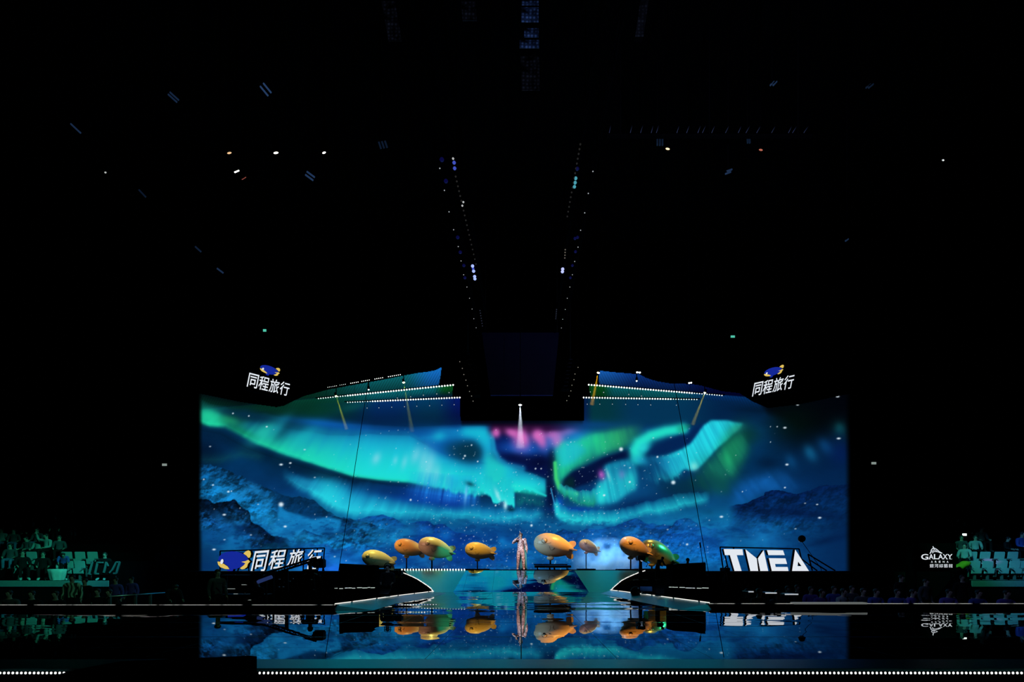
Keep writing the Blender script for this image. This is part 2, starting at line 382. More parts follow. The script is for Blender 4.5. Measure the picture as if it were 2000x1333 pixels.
    # --- lower ribbons, left half
    ribbon([(430, 900), (470, 888), (520, 895)], [(386, 24), (520, 20)], [(386, .1), (400, .3), (470, .35), (505, .3), (520, 0)], C(20, 110, 110), C(10, 70, 90), soft=8, amp=.4, sc=16, seed=31)
    blob(668, 972, 46, 20, C(36, 210, 224), .6, 34)
    ribbon([(550, 930), (580, 948), (610, 962), (650, 985), (690, 1001), (740, 1002), (780, 1004), (840, 1006), (880, 1006), (920, 1010), (960, 1014), (1000, 1018), (1020, 1012), (1060, 1008)],
           [(560, 20), (600, 24), (660, 58), (720, 62), (780, 46), (840, 26), (960, 24), (1060, 18)], [(550, 0), (580, .55), (600, .6), (615, 1), (700, 1), (760, .8), (830, .55), (870, .75), (930, .7), (1000, .85), (1020, .75), (1050, .55), (1065, 0)], C(36, 200, 222), C(18, 140, 200), soft=9, amp=.36, sc=10, seed=41, jit=2, p=.8)
    blob(640, 965, 30, 22, C(36, 214, 226), .7, 40); blob(600, 945, 30, 9, C(30, 150, 190), .6, 20)
    blob(830, 970, 90, 17, C(8, 62, 168), .85, 6, 3); blob(885, 975, 26, 18, C(6, 36, 134), .8, 0, 2.5); blob(760, 960, 50, 12, C(4, 50, 110), .7, 8)
    ribbon([(780, 958), (850, 968), (900, 975), (940, 978)], [(780, 40), (940, 50)], [(790, 0), (830, .5), (920, .7), (940, 0)], C(30, 130, 226), C(24, 150, 220), soft=12, amp=.9, sc=6, seed=52, p=.5)
    ribbon([(850, 950), (920, 966), (950, 968), (964, 973), (980, 984), (1004, 988), (1008, 985)], [(850, 24), (930, 30), (1010, 56)], [(840, 0), (870, .6), (930, .7), (960, 1.1), (985, 1.2), (1003, 1.1), (1007, 0)], C(36, 220, 220), C(22, 180, 200), soft=3.5, amp=.5, sc=5, seed=61, jit=4, p=.6)
    blob(972, 968, 4, 14, C(170, 234, 240), .75, -22); blob(987, 988, 4, 9, C(190, 240, 246), .9, -5); blob(910, 965, 3, 18, C(120, 200, 250), .7, 6)
    blob(918, 946, 10, 5, C(6, 70, 90), .7, 20); blob(998, 996, 8, 4, C(4, 60, 80), .8)
    ribbon([(1008, 985), (1040, 984), (1064, 985)], [(1008, 26), (1064, 20)], [(1006, 0), (1010, .7), (1060, .45), (1066, 0)], C(14, 120, 130), C(10, 110, 120), soft=5, amp=.6, sc=5, seed=66, jit=3, p=.3)
    vcurve([(1003, 950), (1035, 955), (1066, 969)], 5, 2, C(34, 224, 214), .7)

    # --- right half
    blob(1130, 862, 34, 26, C(28, 136, 220), .85, 30); blob(1160, 830, 60, 9, C(8, 70, 140), .7)
    m = poly([(1084, 880), (1096, 866), (1125, 862), (1150, 848), (1185, 842), (1225, 834), (1262, 830), (1262, 850), (1238, 866), (1212, 878), (1180, 888), (1150, 904), (1118, 918), (1098, 938), (1090, 956), (1085, 930)]).astype(float)
    cg = C(34, 216, 150) + (C(44, 178, 108) - C(34, 216, 150)) * ss(1140, 1220, X)[..., None]
    over(cg, (.5 * soft(m, 30) + .5 * soft(m, 130)) * (.70 + .35 * fbm(S / 12, Y / 60, 8)) * ss(1275, 1205, X))
    vcurve([(1084, 905), (1086, 935), (1092, 953), (1104, 962), (1125, 966)], 4, 6, C(70, 230, 120), .8)
    over(C(30, 190, 230), soft(poly([(1090, 880), (1104, 862), (1130, 866), (1148, 880), (1120, 905), (1095, 915)]).astype(float), 40) * .6)
    m = soft(poly([(1102, 940), (1118, 923), (1150, 910), (1178, 895), (1215, 884), (1232, 876), (1236, 893), (1200, 900), (1182, 910), (1172, 930), (1150, 944), (1125, 952), (1105, 952)]).astype(float), 12)
    over(C(4, 18, 74), m * .96)
    over(C(6, 60, 60), soft(poly([(1098, 948), (1112, 930), (1122, 935), (1122, 955)]).astype(float), 20) * .8)
    # loop and the large bright curtain
    vcurve([(1244, 895), (1240, 880), (1248, 866), (1270, 852), (1300, 843), (1334, 838)], 13, 11, C(34, 226, 200), .95)
    vcurve([(1330, 838), (1345, 832)], 9, 4, C(16, 130, 110), .5)
    blob(1256, 876, 16, 12, C(40, 226, 224), .8, -40); blob(1252, 900, 18, 9, C(26, 160, 200), .7, 20)
    m = soft(poly([(1262, 890), (1278, 872), (1300, 862), (1330, 850), (1345, 850), (1352, 838), (1372, 826), (1368, 850), (1345, 868), (1318, 880), (1290, 889)]).astype(float), 16)
    over(C(4, 42, 102), m * .95)
    m = soft(poly([(1255, 894), (1300, 890), (1332, 878), (1350, 866), (1364, 846), (1374, 832), (1388, 822), (1420, 822), (1452, 828), (1440, 842), (1424, 858), (1406, 872), (1392, 886), (1378, 902), (1366, 914), (1352, 920), (1336, 917), (1322, 930), (1310, 934), (1300, 922), (1285, 905)]).astype(float), 9)
    cy = C(36, 216, 232) + (C(30, 186, 200) - C(36, 216, 232)) * ss(1400, 1445, X)[..., None]
    cy = cy + (C(26, 150, 196) - cy) * ss(1320, 1270, X)[..., None]
    over(cy, m * (.74 + .36 * (.5 * vn(S / 9, Y / 40, 71) + .5 * vn(S / 2.6, Y * 0, 72))) * ss(1245, 1330, X))
    blob(1356, 912, 8, 9, C(150, 250, 244), .8, -20)
    ribbon([(1260, 940), (1300, 938), (1320, 934), (1336, 924)], [(1250, 50), (1340, 40)], [(1250, 0), (1290, .5), (1325, .5), (1338, 0)], C(30, 170, 190), C(16, 110, 170), soft=6, amp=.9, sc=4, seed=75, jit=4, p=.4)
    blob(1430, 880, 26, 48, C(18, 132, 74), .75, 22, 2.4); blob(1400, 922, 40, 24, C(16, 112, 96), .6, 35); blob(1422, 900, 9, 24, C(36, 190, 118), .7, -18); blob(1440, 838, 16, 8, C(44, 176, 150), .6, -20); blob(1462, 850, 24, 20, C(8, 72, 62), .6); blob(1400, 945, 20, 22, C(20, 130, 150), .6, -20); blob(1352, 950, 70, 22, C(6, 62, 84), .75, -8)
    over(C(30, 150, 108), soft(poly([(1380, 905), (1405, 880), (1432, 856), (1452, 842), (1462, 880), (1440, 925), (1410, 940), (1372, 930)]).astype(float), 70) * (.35 + .6 * vn(S / 6, Y / 80, 78)) * .75)
    over(C(14, 96, 90), soft(poly([(1345, 935), (1380, 915), (1420, 930), (1425, 965), (1395, 962), (1360, 955)]).astype(float), 70) * (.3 + .7 * vn(S / 6, Y / 80, 79)) * .7)
    # middle pillars and lower loop
    blob(1150, 905, 20, 30, C(4, 30, 90), .3)
    m = soft(poly([(1162, 985), (1158, 962), (1168, 945), (1184, 930), (1178, 912), (1190, 905), (1214, 901), (1238, 900), (1244, 925), (1244, 955), (1230, 962), (1206, 982), (1192, 986), (1178, 984)]).astype(float), 12)
    over(C(30, 186, 206), soft(m, 14) * (.68 + .42 * (.5 * vn(S / 8, Y / 30, 81) + .5 * vn(S / 2.4, Y * 0, 82))) * (.72 + .28 * ss(915, 945, Y)))
    blob(1175, 928, 7, 10, C(190, 90, 190), .85, -15); blob(1215, 926, 7, 10, C(130, 130, 200), .6); blob(1222, 915, 14, 10, C(20, 110, 160), .7); blob(1188, 928, 3, 12, C(140, 210, 220), .7, -18); blob(1232, 942, 12, 18, C(40, 214, 206), .6)
    blob(1175, 968, 8, 18, C(40, 230, 220), .8); blob(1262, 955, 26, 40, C(8, 84, 140), .5)
    ribbon([(1095, 962), (1120, 978), (1150, 986), (1164, 984)], [(1090, 14), (1110, 22), (1160, 30)], [(1088, 0), (1096, .8), (1120, .85), (1160, .8), (1170, 0)], C(24, 150, 130), C(32, 190, 190), soft=5, amp=.6, sc=5, seed=91, jit=3, p=.35)
    blob(1240, 985, 60, 12, C(4, 46, 104), .85, -14); blob(1120, 996, 40, 6, C(6, 60, 160), .8); blob(1092, 985, 8, 14, C(10, 80, 200), .7)
    ribbon([(1083, 1000), (1092, 1010), (1110, 1017), (1150, 1019), (1210, 1019), (1216, 1015), (1240, 1008), (1262, 1000), (1275, 1000), (1300, 996), (1340, 986), (1386, 976)],
           [(1083, 34), (1100, 26), (1150, 22), (1210, 22), (1260, 20), (1300, 26), (1340, 24), (1386, 14)], [(1082, 0), (1087, .9), (1110, 1), (1200, .9), (1216, .7), (1240, .55), (1270, .8), (1330, .7), (1375, .6), (1388, 0)], C(34, 196, 208), C(20, 160, 190), soft=7, amp=.3, sc=6, seed=95, jit=1.5, p=.5)
    vcurve([(1086, 988), (1090, 1004), (1104, 1014), (1130, 1016)], 6, 6, C(36, 210, 220), .7)
    # far right faint curtain
    for cx, cy_, rx, ry, a, an, col in ((1545, 902, 10, 16, .5, -30, C(14, 92, 150)), (1583, 886, 11, 17, .75, -32, C(22, 124, 168)), (1612, 872, 12, 18, .6, -40, C(16, 96, 164)), (1640, 838, 10, 12, .8, -15, C(20, 110, 120)), (1642, 843, 20, 24, .5, -30, C(8, 70, 74)), (1640, 880, 22, 30, .5, 0, C(6, 36, 120)), (1600, 880, 60, 26, .4, -34, C(6, 60, 110))):
        blob(cx, cy_, rx, ry, col, a, an, 2.2)
    blob(1500, 905, 24, 12, C(3, 30, 68), .6)
    m = (.5 + .7 * vn(S / 9, Y / 50, 99)) * soft(poly([(1430, 985), (1440, 950), (1460, 938), (1490, 930), (1512, 922), (1530, 926), (1545, 940), (1556, 960), (1500, 962), (1480, 970), (1450, 985)]).astype(float), 90)
    over(C(16, 92, 168), m * (.7 + .4 * fbm(X / 14, Y / 14, 4)))

    # --- mountains
    def ridge(pts, top, bot, a, fade=60, rough=3, seed=0, tex=.25, sc=9):
        yy = lin(pts, X) + rough * (2 * fbm(X / 11, Y * 0, seed) - 1) * 1.6
        d = Y - yy; p = np.array(pts)
        e = min(30, .3 * (p[-1, 0] - p[0, 0]))
        side = ss(p[0, 0] - 2, p[0, 0] + (e if p[0, 0] > 390 else 0), X) * ss(p[-1, 0] + 2, p[-1, 0] - (e if p[-1, 0] < 1660 else 0), X)
        n = fbm((X + .5 * Y) / sc, (Y - .4 * X) / sc, seed + 5, 5)
        col = np.asarray(top) + (np.asarray(bot) - np.asarray(top)) * np.clip(d / fade, 0, 1)[..., None]
        q = lambda a_, b_: fbm((X + a_ + .6 * Y) / (sc * 1.7), (Y + b_ - .5 * X) / (sc * 1.7), seed + 5, 5)
        n = np.clip(.5 + 2.6 * (q(2.2, 1.6) - q(0, 0)) * sc / 7, 0, 1) * .75 + .25 * n
        rock = ss(.56, .66, fbm((X - .8 * Y) / (sc * 1.4), (Y + .5 * X) / (sc * .8), seed + 21, 5))
        col = col * (1 - tex + 2 * tex * n)[..., None]
        col = col * (1 - .75 * tex * rock[..., None])
        over(col, ss(-.8, .8, d) * side * a * (1 - ss(.75, 1.7, d / fade)))
        return d, side, n
    ridge([(1420, 990), (1455, 984), (1475, 974), (1492, 968), (1494, 960), (1530, 960), (1556, 964), (1580, 960), (1600, 950), (1664, 946)], C(4, 34, 92), C(8, 78, 140), 1, 70, 2, 3, .3)
    ridge([(640, 1028), (680, 1022), (698, 1015), (720, 1009), (745, 1006), (765, 1010), (785, 1022), (800, 1024)], C(10, 74, 150), C(20, 140, 200), .95, 40, 1.5, 8, .22)
    ridge([(790, 1024), (812, 1020), (836, 1017), (846, 1024), (856, 1026), (866, 1026), (890, 1040), (950, 1050)], C(8, 58, 138), C(8, 70, 168), .95, 50, 2, 9, .2)
    ridge([(1060, 1050), (1085, 1042), (1101, 1034), (1124, 1043), (1148, 1034), (1168, 1036), (1200, 1028), (1222, 1020), (1242, 1011), (1262, 1022), (1285, 1026), (1312, 1028), (1320, 1018), (1334, 1013), (1350, 1014), (1370, 1030), (1420, 1036)], C(8, 62, 138), C(16, 110, 196), .9, 44, 2, 10, .25)
    ridge([(1270, 1050), (1310, 1042), (1345, 1042), (1380, 1050), (1440, 1046)], C(10, 74, 160), C(14, 112, 200), .8, 40, 2, 12, .35, 7)
    ridge([(386, 908), (425, 911), (448, 922), (470, 931), (500, 943), (530, 958), (560, 972), (600, 990), (660, 1012), (700, 1016), (760, 1040)], C(8, 66, 116), C(16, 124, 190), .97, 60, 3, 14, .42, 11)
    for cx, cy_, rx, ry, an in ((478, 962, 16, 9, -40), (500, 958, 16, 7, 50), (520, 985, 10, 20, 20), (460, 975, 8, 16, 0), (440, 960, 20, 12, 10), (600, 1020, 46, 14, 14), (560, 1035, 60, 18, 10)):
        blob(cx, cy_, rx, ry, C(30, 140, 206), .5, an)
    ridge([(525, 956), (560, 970), (585, 972), (610, 976), (632, 992), (660, 1012), (664, 1014)], C(6, 54, 98), C(6, 64, 120), .92, 40, 2, 16, .15)
    over(C(20, 134, 200), soft(poly([(545, 985), (560, 1000), (590, 1008), (610, 1016), (640, 1010), (668, 1016), (660, 1040), (540, 1040)]).astype(float), 8) * .85 * (.75 + .4 * fbm(X / 8, Y / 5, 6)))
    ridge([(386, 974), (400, 976), (422, 983), (446, 981), (458, 978), (467, 986), (476, 994), (488, 1004), (490, 1018), (505, 1026), (530, 1044), (560, 1052), (572, 1066)], C(4, 26, 56), C(14, 84, 150), 1, 46, 2.5, 18, .55, 8)
    for k in range(7):
        blob(404 + k * 15, 990 + k * 9 + 5 * math.sin(k * 2), 13, 6, C(3, 22, 50), .75, 40)
    for cx, cy_ in ((425, 1008), (440, 1030), (470, 1030), (500, 1050), (410, 1050), (455, 1055)):
        blob(cx, cy_, 14, 9, C(20, 104, 176), .45, 40)
    ridge([(490, 1070), (520, 1062), (552, 1060), (566, 1068), (576, 1070)], C(5, 62, 96), C(10, 90, 150), .9, 40, 2, 22, .2)
    ridge([(566, 1070), (590, 1066), (608, 1061), (616, 1065), (640, 1062), (650, 1074), (672, 1071), (690, 1068), (702, 1082)], C(14, 92, 166), C(22, 112, 214), .85, 40, 1.5, 23, .12)
    ridge([(580, 1046), (594, 1036), (612, 1042), (640, 1048)], C(8, 60, 120), C(20, 134, 200), .8, 10, 1.5, 24, .2)
    # dark scratches of bare rock over the snow fields
    n = fbm(X / 11, Y / 4.5, 44, 5); reg = ss(1000, 1030, Y)
    over(C(4, 42, 104), ss(.56, .68, n) * reg * ss(395, 420, X) * .34)
    over(C(3, 34, 84), ss(1540, 1660, X) * ss(960, 1040, Y) * .75); over(C(6, 62, 124), ss(1380, 1480, X) * ss(1020, 1070, Y) * .6); over(C(3, 34, 72), ss(450, 386, X) * ss(1030, 1100, Y) * .7); over(C(8, 62, 120), ss(560, 420, X) * ss(1050, 1090, Y) * .7)
    # valley floor in the middle; blue-lit stage smoke painted in as mist and glows
    blob(925, 1072, 110, 34, C(5, 54, 146), .8, 0, 2.6); blob(760, 1088, 80, 22, C(7, 62, 160), .7); blob(985, 1040, 100, 20, C(6, 66, 140), .5)
    blob(870, 1045, 14, 12, C(16, 130, 210), .5); blob(980, 1058, 9, 9, C(16, 140, 210), .6); blob(1040, 1078, 60, 12, C(8, 90, 160), .5)
    over(C(8, 84, 170), ss(.5, .66, fbm(X / 7, Y / 3.5, 51, 5)) * ss(1052, 1075, Y) * ss(880, 1000, X) * ss(1120, 1060, X) * .9)
    blob(644, 1111, 38, 13, C(36, 120, 250), .75); blob(690, 1100, 50, 16, C(16, 92, 210), .5)
    blob(1180, 1085, 60, 24, C(24, 116, 204), .7, 0, 2.6); blob(1240, 1100, 60, 12, C(40, 136, 226), .6); blob(1165, 1048, 24, 20, C(20, 130, 220), .5)
    blob(1490, 1050, 42, 22, C(20, 112, 180), .7, 10); blob(1380, 1060, 50, 30, C(16, 104, 190), .5); blob(1440, 1060, 30, 22, C(6, 60, 120), .6, 20)
    blob(1560, 1052, 40, 14, C(6, 60, 116), .5); blob(1520, 1000, 60, 14, C(4, 30, 84), .6); blob(1620, 1055, 40, 7, C(3, 30, 80), .7, -14); blob(1590, 1005, 60, 8, C(4, 28, 84), .6, 4)
    mist = ss(.48, .72, fbm(X / 55, Y / 26, 61, 4)) * ss(985, 1030, Y) * ss(395, 470, X) * ss(1600, 1500, X)
    over(C(26, 146, 206), mist * .32)
    shade = ss(.50, .74, fbm(X / 48, Y / 22, 67, 4)) * ss(1000, 1040, Y)
    over(C(4, 52, 116), shade * .42)
    # deepen the darks
    mxc = img.max(-1)
    img *= (.66 + .34 * ss(.12, .72, mxc))[..., None]
    over(C(3, 30, 70), ss(1500, 1640, X) * .45 * ss(880, 960, Y))
    # --- falling snow and stars
    rng = np.random.RandomState(7)
    star = np.zeros((H, W))
    def fleck(cx, cy_, r, a=1.0, e=1.0):
        j0 = int((cx - 386) / step); i0 = int((cy_ - 716) / step); k = int(3 * r / step) + 2
        a0, a1, b0, b1 = max(i0 - k, 0), min(i0 + k + 1, H), max(j0 - k, 0), min(j0 + k + 1, W)
        if a0 >= a1 or b0 >= b1: return
        q = np.hypot((X[a0:a1, b0:b1] - cx) / e, Y[a0:a1, b0:b1] - cy_) / r
        star[a0:a1, b0:b1] = np.maximum(star[a0:a1, b0:b1], a * np.exp(-q ** 3))
    for k in range(950):
        u = rng.rand(); cx = 1018 + rng.normal() * 190; cy_ = 835 + 285 * rng.rand() ** .62
        fleck(cx, cy_, .75 + .55 * rng.rand() ** 4, .25 + .55 * rng.rand() ** 2)
    for k in range(28):
        cx = 395 + 1260 * rng.rand(); fleck(cx, 850 + 260 * rng.rand(), .9 + .4 * rng.rand(), .75, 1 + .8 * min(1, abs(cx - 1018) / 400))
    for cx, cy_, r, e in ((549, 986, 4.6, 1.1), (549, 908, 2, 1.8), (567, 905, 1.6, 1.6), (438, 1006, 1.8, 2), (557, 1029, 2, 1.6), (418, 1074, 1.8, 2), (446, 961, 1.8, 1.4), (452, 960, 1.2, 1), (416, 948, 1.4, 1.5), (398, 937, 1.3, 1.4), (1213, 878, 3.8, 1), (1315, 943, 3.8, 1.1), (1284, 893, 2, 1), (1409, 1010, 2, 1.8), (1537, 908, 2, 1.6), (1566, 785, 2, 2.2), (1558, 791, 1.6, 1.8), (1636, 775, 1.8, 2), (1525, 793, 1.2, 1.6), (1638, 857, 1.8, 2.2), (1533, 836, 1.8, 1.8), (1518, 834, 1, 1.4), (1505, 834, .9, 1), (1601, 1012, 1.8, 1.9), (1533, 953, 1.4, 1.4), (1596, 986, 1.2, 1.8), (908, 891, 2, 1), (905, 896, 1.4, 1), (1038, 1027, 2.4, 1), (802, 977, 2, 1), (1342, 1064, 2, 1.2), (1505, 864, 1, 1), (1450, 961, 1.2, 1), (968, 988, 1.6, 1), (933, 902, 1.5, 1), (921, 870, 1.5, 1), (1180, 968, 2, 1.2), (1230, 942, 2, 1), (1046, 916, 1.6, 1), (1057, 916, 1.4, 1), (486, 813, 1.5, 1), (455, 808, 1.4, 1.2), (521, 834, 1.4, 1.4), (676, 1096, 1, 1)):
        fleck(cx, cy_, r, 1, e)
    fade = ss(386, 398, X) * ss(1663, 1648, X)
    img *= fade[..., None]
    over(C(225, 240, 250), star * .95)
    # the wall's outline, with the painted beam curtains on top
    out = poly([(387, 768), (470, 785), (540, 795), (555, 792), (575, 782), (592, 774), (640, 761), (700, 750), (740, 743), (790, 733), (815, 728.5), (835, 726), (850, 723), (863, 717), (861, 735), (858, 752), (885.5, 751), (884, 777), (898.5, 776.5), (900, 822), (1140, 822), (1140, 776.5), (1153, 776.5), (1149, 751), (1170, 751), (1168, 723.5), (1200, 727), (1250, 731), (1262, 738), (1285, 745), (1310, 749), (1350, 750), (1370, 753), (1410, 764), (1445, 768), (1470, 784), (1500, 797), (1560, 790), (1663, 768), (1663, 1123), (387, 1123)])
    return X, Y, np.clip(img, 0, 1), out
# ---------------------------------------------------------------- the hall
def struct(mb, name, m, parent=None):
    o = mb.build(name, m, parent); o['kind'] = 'structure'; return o
PIT = -0.9
struct(MB().box((0, 14, PIT - .15), (76, 56, .3)), 'floor', M_HALL)
struct(MB().box((0, 36.2, 9), (76, .4, 20.4)), 'wall_back', M_HALL)
struct(MB().box((-36.2, 14, 9), (.4, 56, 20.4)), 'wall_left', M_HALL)
struct(MB().box((36.2, 14, 9), (.4, 56, 20.4)), 'wall_right', M_HALL)
struct(MB().box((0, 14, 19.4), (76, 56, .4)), 'ceiling', M_HALL)

# ---------------------------------------------------------------- LED wall
SD = 28.0
WX, WY, WI, WO = paint_wall(1.25)
def screen_material():
    m = bpy.data.materials.new('led_wall_picture'); m.use_nodes = True; nt = m.node_tree
    b = nt.nodes['Principled BSDF']; b.inputs['Base Color'].default_value = (.01, .01, .012, 1); b.inputs['Roughness'].default_value = .6
    b.inputs['Specular IOR Level'].default_value = .1
    a = nd(nt, 'ShaderNodeAttribute', attribute_name='picture')
    nt.links.new(a.outputs['Color'], b.inputs['Emission Color']); b.inputs['Emission Strength'].default_value = 1.0
    m.cycles.emission_sampling = 'NONE'
    return m
def led_wall():
    root = empty('led_wall', (0, SD, 0), 0, 'huge LED wall showing green and cyan northern lights over snowy mountains', 'LED screen')
    H, W = WX.shape
    P = np.stack([(WX - VX) * SD / F, np.zeros_like(WX), EYE + (HZ - WY) * SD / F], -1).reshape(-1, 3)
    idx = np.arange(H * W).reshape(H, W)
    ins = WO[:-1, :-1] & WO[1:, :-1] & WO[:-1, 1:] & WO[1:, 1:]
    q = np.stack([idx[1:, :-1], idx[1:, 1:], idx[:-1, 1:], idx[:-1, :-1]], -1)[ins]
    used = np.unique(q); remap = np.full(H * W, -1); remap[used] = np.arange(len(used))
    q = remap[q]; P = P[used]
    me = bpy.data.meshes.new('display')
    me.vertices.add(len(P)); me.vertices.foreach_set('co', P.astype(np.float32).ravel())
    me.loops.add(q.size); me.loops.foreach_set('vertex_index', q.ravel().astype(np.int32))
    me.polygons.add(len(q)); me.polygons.foreach_set('loop_start', np.arange(0, q.size, 4, dtype=np.int32))
    me.update(calc_edges=True); me.validate()
    c = WI.reshape(-1, 3)[used]
    c = np.where(c <= .04045, c / 12.92, ((c + .055) / 1.055) ** 2.4)
    at = me.color_attributes.new('picture', 'FLOAT_COLOR', 'POINT')
    at.data.foreach_set('color', np.concatenate([c, np.ones((len(c), 1))], 1).astype(np.float32).ravel())
    me.materials.append(screen_material())
    link(bpy.data.objects.new('display', me), root)
    outline = [(387, 1123), (387, 768), (470, 785), (540, 795), (575, 782), (640, 761), (740, 743), (835, 726), (863, 717), (858, 752), (885, 751), (884, 777), (898, 777), (900, 822), (1140, 822), (1140, 777), (1153, 777), (1149, 751), (1170, 751), (1168, 723), (1250, 731), (1310, 749), (1410, 764), (1500, 797), (1560, 790), (1663, 768), (1663, 1123)]
    pts = [((x - VX) * SD / F, EYE + (HZ - y) * SD / F) for x, y in outline]
    b = MB().prism(pts, .25); o = b.build('cabinet_backing', M_GEAR, root); o.location = (0, .03, 0)
    f = MB()
    for sx in (-16.5, -10, -4, 4, 10, 16.5):
        f.box((sx, .55, -.2), (.3, .5, 2.0)); f.box((sx, .7, 3.0), (.12, .12, 8.0))
    f.box((0, .55, -1.0), (35, .5, .2))
    f.box((0, .7, .3), (35, .12, .12)); f.box((0, .7, 6.6), (35, .12, .12))
    f.build('support_frame', M_DKSTEEL, root)
    return root
led_wall()

# hanging dark screen in the middle of the rig
def hang_screen():
    r = empty('hanging_screen', (0, 27, 0), 0, 'unlit dark blue screen hanging high above the stage centre', 'screen')
    q = [px(941, 650, 27), px(1092, 650, 27), px(1080, 772, 27), px(958, 772, 27)]
    MB().prism([(p.x, p.z) for p in q], .15).build('panel', mat('unlit_screen', (.03, .035, .16), .5, var=.15, scale=1.5), r)
    each('suspension_cable', M_DKSTEEL, r, [lambda b, x=x: b.tube([(x, .1, 13.2), (x, .1, 19.19)], .03) for x in (-1.9, 1.9)])
hang_screen()

# ---------------------------------------------------------------- the stage pool
def pool_material(flat=True):
    m = bpy.data.materials.new('still_water'); m.use_nodes = True; nt = m.node_tree
    b = nt.nodes['Principled BSDF']
    L = nt.links.new
    geo = nd(nt, 'ShaderNodeNewGeometry'); sep = nd(nt, 'ShaderNodeSeparateXYZ'); L(geo.outputs['Position'], sep.inputs[0])
    def M(op, a, b_=None, c=None):
        n = nd(nt, 'ShaderNodeMath', operation=op)
        for i, v in enumerate((a, b_, c)):
            if v is None: continue
            if isinstance(v, (int, float)): n.inputs[i].default_value = v
            else: L(v, n.inputs[i])
        return n.outputs[0]
    X, Y = sep.outputs[0], sep.outputs[1]
    # ripples: long flat wavelets across the pool
    def wav(sx, sy, seed):
        cb = nd(nt, 'ShaderNodeCombineXYZ'); L(M('MULTIPLY', X, sx), cb.inputs[0]); L(M('MULTIPLY', Y, sy), cb.inputs[1]); cb.inputs[2].default_value = seed
        n = nd(nt, 'ShaderNodeTexNoise'); n.inputs['Scale'].default_value = 1; n.inputs['Detail'].default_value = 2.5; n.inputs['Roughness'].default_value = .6
        L(cb.outputs[0], n.inputs['Vector']); return n.outputs['Fac']
    far = nd(nt, 'ShaderNodeMapRange'); L(Y, far.inputs[0]); far.inputs[1].default_value = 7.0; far.inputs[2].default_value = 15.0; far.inputs[3].default_value = .03; far.inputs[4].default_value = 1.0
    amp = far.outputs[0]
    patch = nd(nt, 'ShaderNodeMapRange'); L(wav(.35, .7, 9.0), patch.inputs[0]); patch.inputs[1].default_value = .4; patch.inputs[2].default_value = .62; patch.inputs[3].default_value = .25; patch.inputs[4].default_value = 1.0
    amp = M('MULTIPLY', amp, patch.outputs[0])
    ny = M('MULTIPLY', M('MULTIPLY', M('SUBTRACT', wav(.28, 1.25, 1.0), .5), .17), amp)
    nx = M('MULTIPLY', M('MULTIPLY', M('SUBTRACT', wav(.5, 1.6, 5.0), .5), .03), amp)
    nv = nd(nt, 'ShaderNodeCombineXYZ'); L(nx, nv.inputs[0]); L(ny, nv.inputs[1])
    if flat: nv.inputs[2].default_value = 1
    else:
        av = nd(nt, 'ShaderNodeVectorMath', operation='ADD'); L(nv.outputs[0], av.inputs[0]); L(geo.outputs['True Normal'], av.inputs[1]); nv = av
    nn = nd(nt, 'ShaderNodeVectorMath', operation='NORMALIZE'); L(nv.outputs[0], nn.inputs[0])
    L(nn.outputs[0], b.inputs['Normal'])
    # joints between the floor panels, 1.2 m apart, and three cross joints
    d = M('ABSOLUTE', M('SUBTRACT', M('PINGPONG', M('ADD', X, 60.0), .6), .0))
    w = M('ADD', .004, M('MULTIPLY', M('LESS_THAN', M('ABSOLUTE', X), .5), .004))
    seam = M('LESS_THAN', d, w)
    for yy, ww in ((13.35, .05), (8.28, .022), (7.24, .006), (10.3, .01), (11.7, .012)):
        seam = M('MAXIMUM', seam, M('LESS_THAN', M('ABSOLUTE', M('SUBTRACT', Y, yy)), ww))
    keep = M('SUBTRACT', 1.0, M('MULTIPLY', seam, .85))
    b.inputs['Base Color'].default_value = (.002, .004, .007, 1)
    b.inputs['IOR'].default_value = 2.1
    L(M('MULTIPLY', keep, .5), b.inputs['Specular IOR Level'])
    L(M('MULTIPLY', seam, .5), b.inputs['Roughness'])
    return m
PL = [(-30, 6.32), (30, 6.32), (30, 13.34), (5.2, 13.34), (7.6, 23.2), (-7.6, 23.2), (-5.0, 12.94), (-30, 12.94)]
pm = MB(); pm.add([(x, y, 0) for x, y in PL] + [(x, y, -.1) for x, y in PL], [(0, 1, 2, 3, 6, 7), (3, 4, 5, 6), (8 + 7, 8 + 6, 8 + 5, 8 + 4, 8 + 3, 8 + 2, 8 + 1, 8)] + [((i + 1) % 8, i, 8 + i, 8 + (i + 1) % 8) for i in range(8)])
o = struct(pm, 'floor_pool', pool_material())

M_RIM = mat('stage_rim', (.06, .30, .31), .36, 1.0, .1, 3)
M_SKIRT = mat('stage_skirt', (.10, .34, .38), .30, 1.0, .1, 3)
# front edge of the stage with its row of LED lamps
def front_edge():
    r = empty('stage_edge', (0, 5.77, 0), 0, 'long low front edge of the stage with a row of white LED lamps', 'stage edge')
    MB().box((0, .275, -.005), (60, .55, .03)).build('rim', M_RIM, r)
    MB().box((0, .3, -.47), (60, .5, .88)).build('face', M_BLACK, r)
    lamp = MB().ball((0, 0, 0), (.0115, .010, .0145), 10)
    sp = .0479; first = None; rest = MB(); n = 0
    xs = []
    x = (1.5 - VX) * 5.77 / F
    while x < 5.75:
        xs.append(x); x += sp
    vis = [x for x in xs if not (-5.10 < x < -3.30)]
    near = sorted(vis, key=abs)[:100]
    ns = set(near)
    for x in vis:
        if x in ns:
            if first is None:
                first = lamp.build('lamp', M_LED, r); first.location = (x, -.008, -.041)
            else:
                c = first.copy(); COL.objects.link(c); c.location = (x, -.008, -.041)
        else: rest.add(lamp.v, lamp.f, 0, True, Matrix.Translation((x, -.008, -.041)))
    o = rest.build('lamp_row', M_LED, r); o['kind'] = 'stuff'
front_edge()

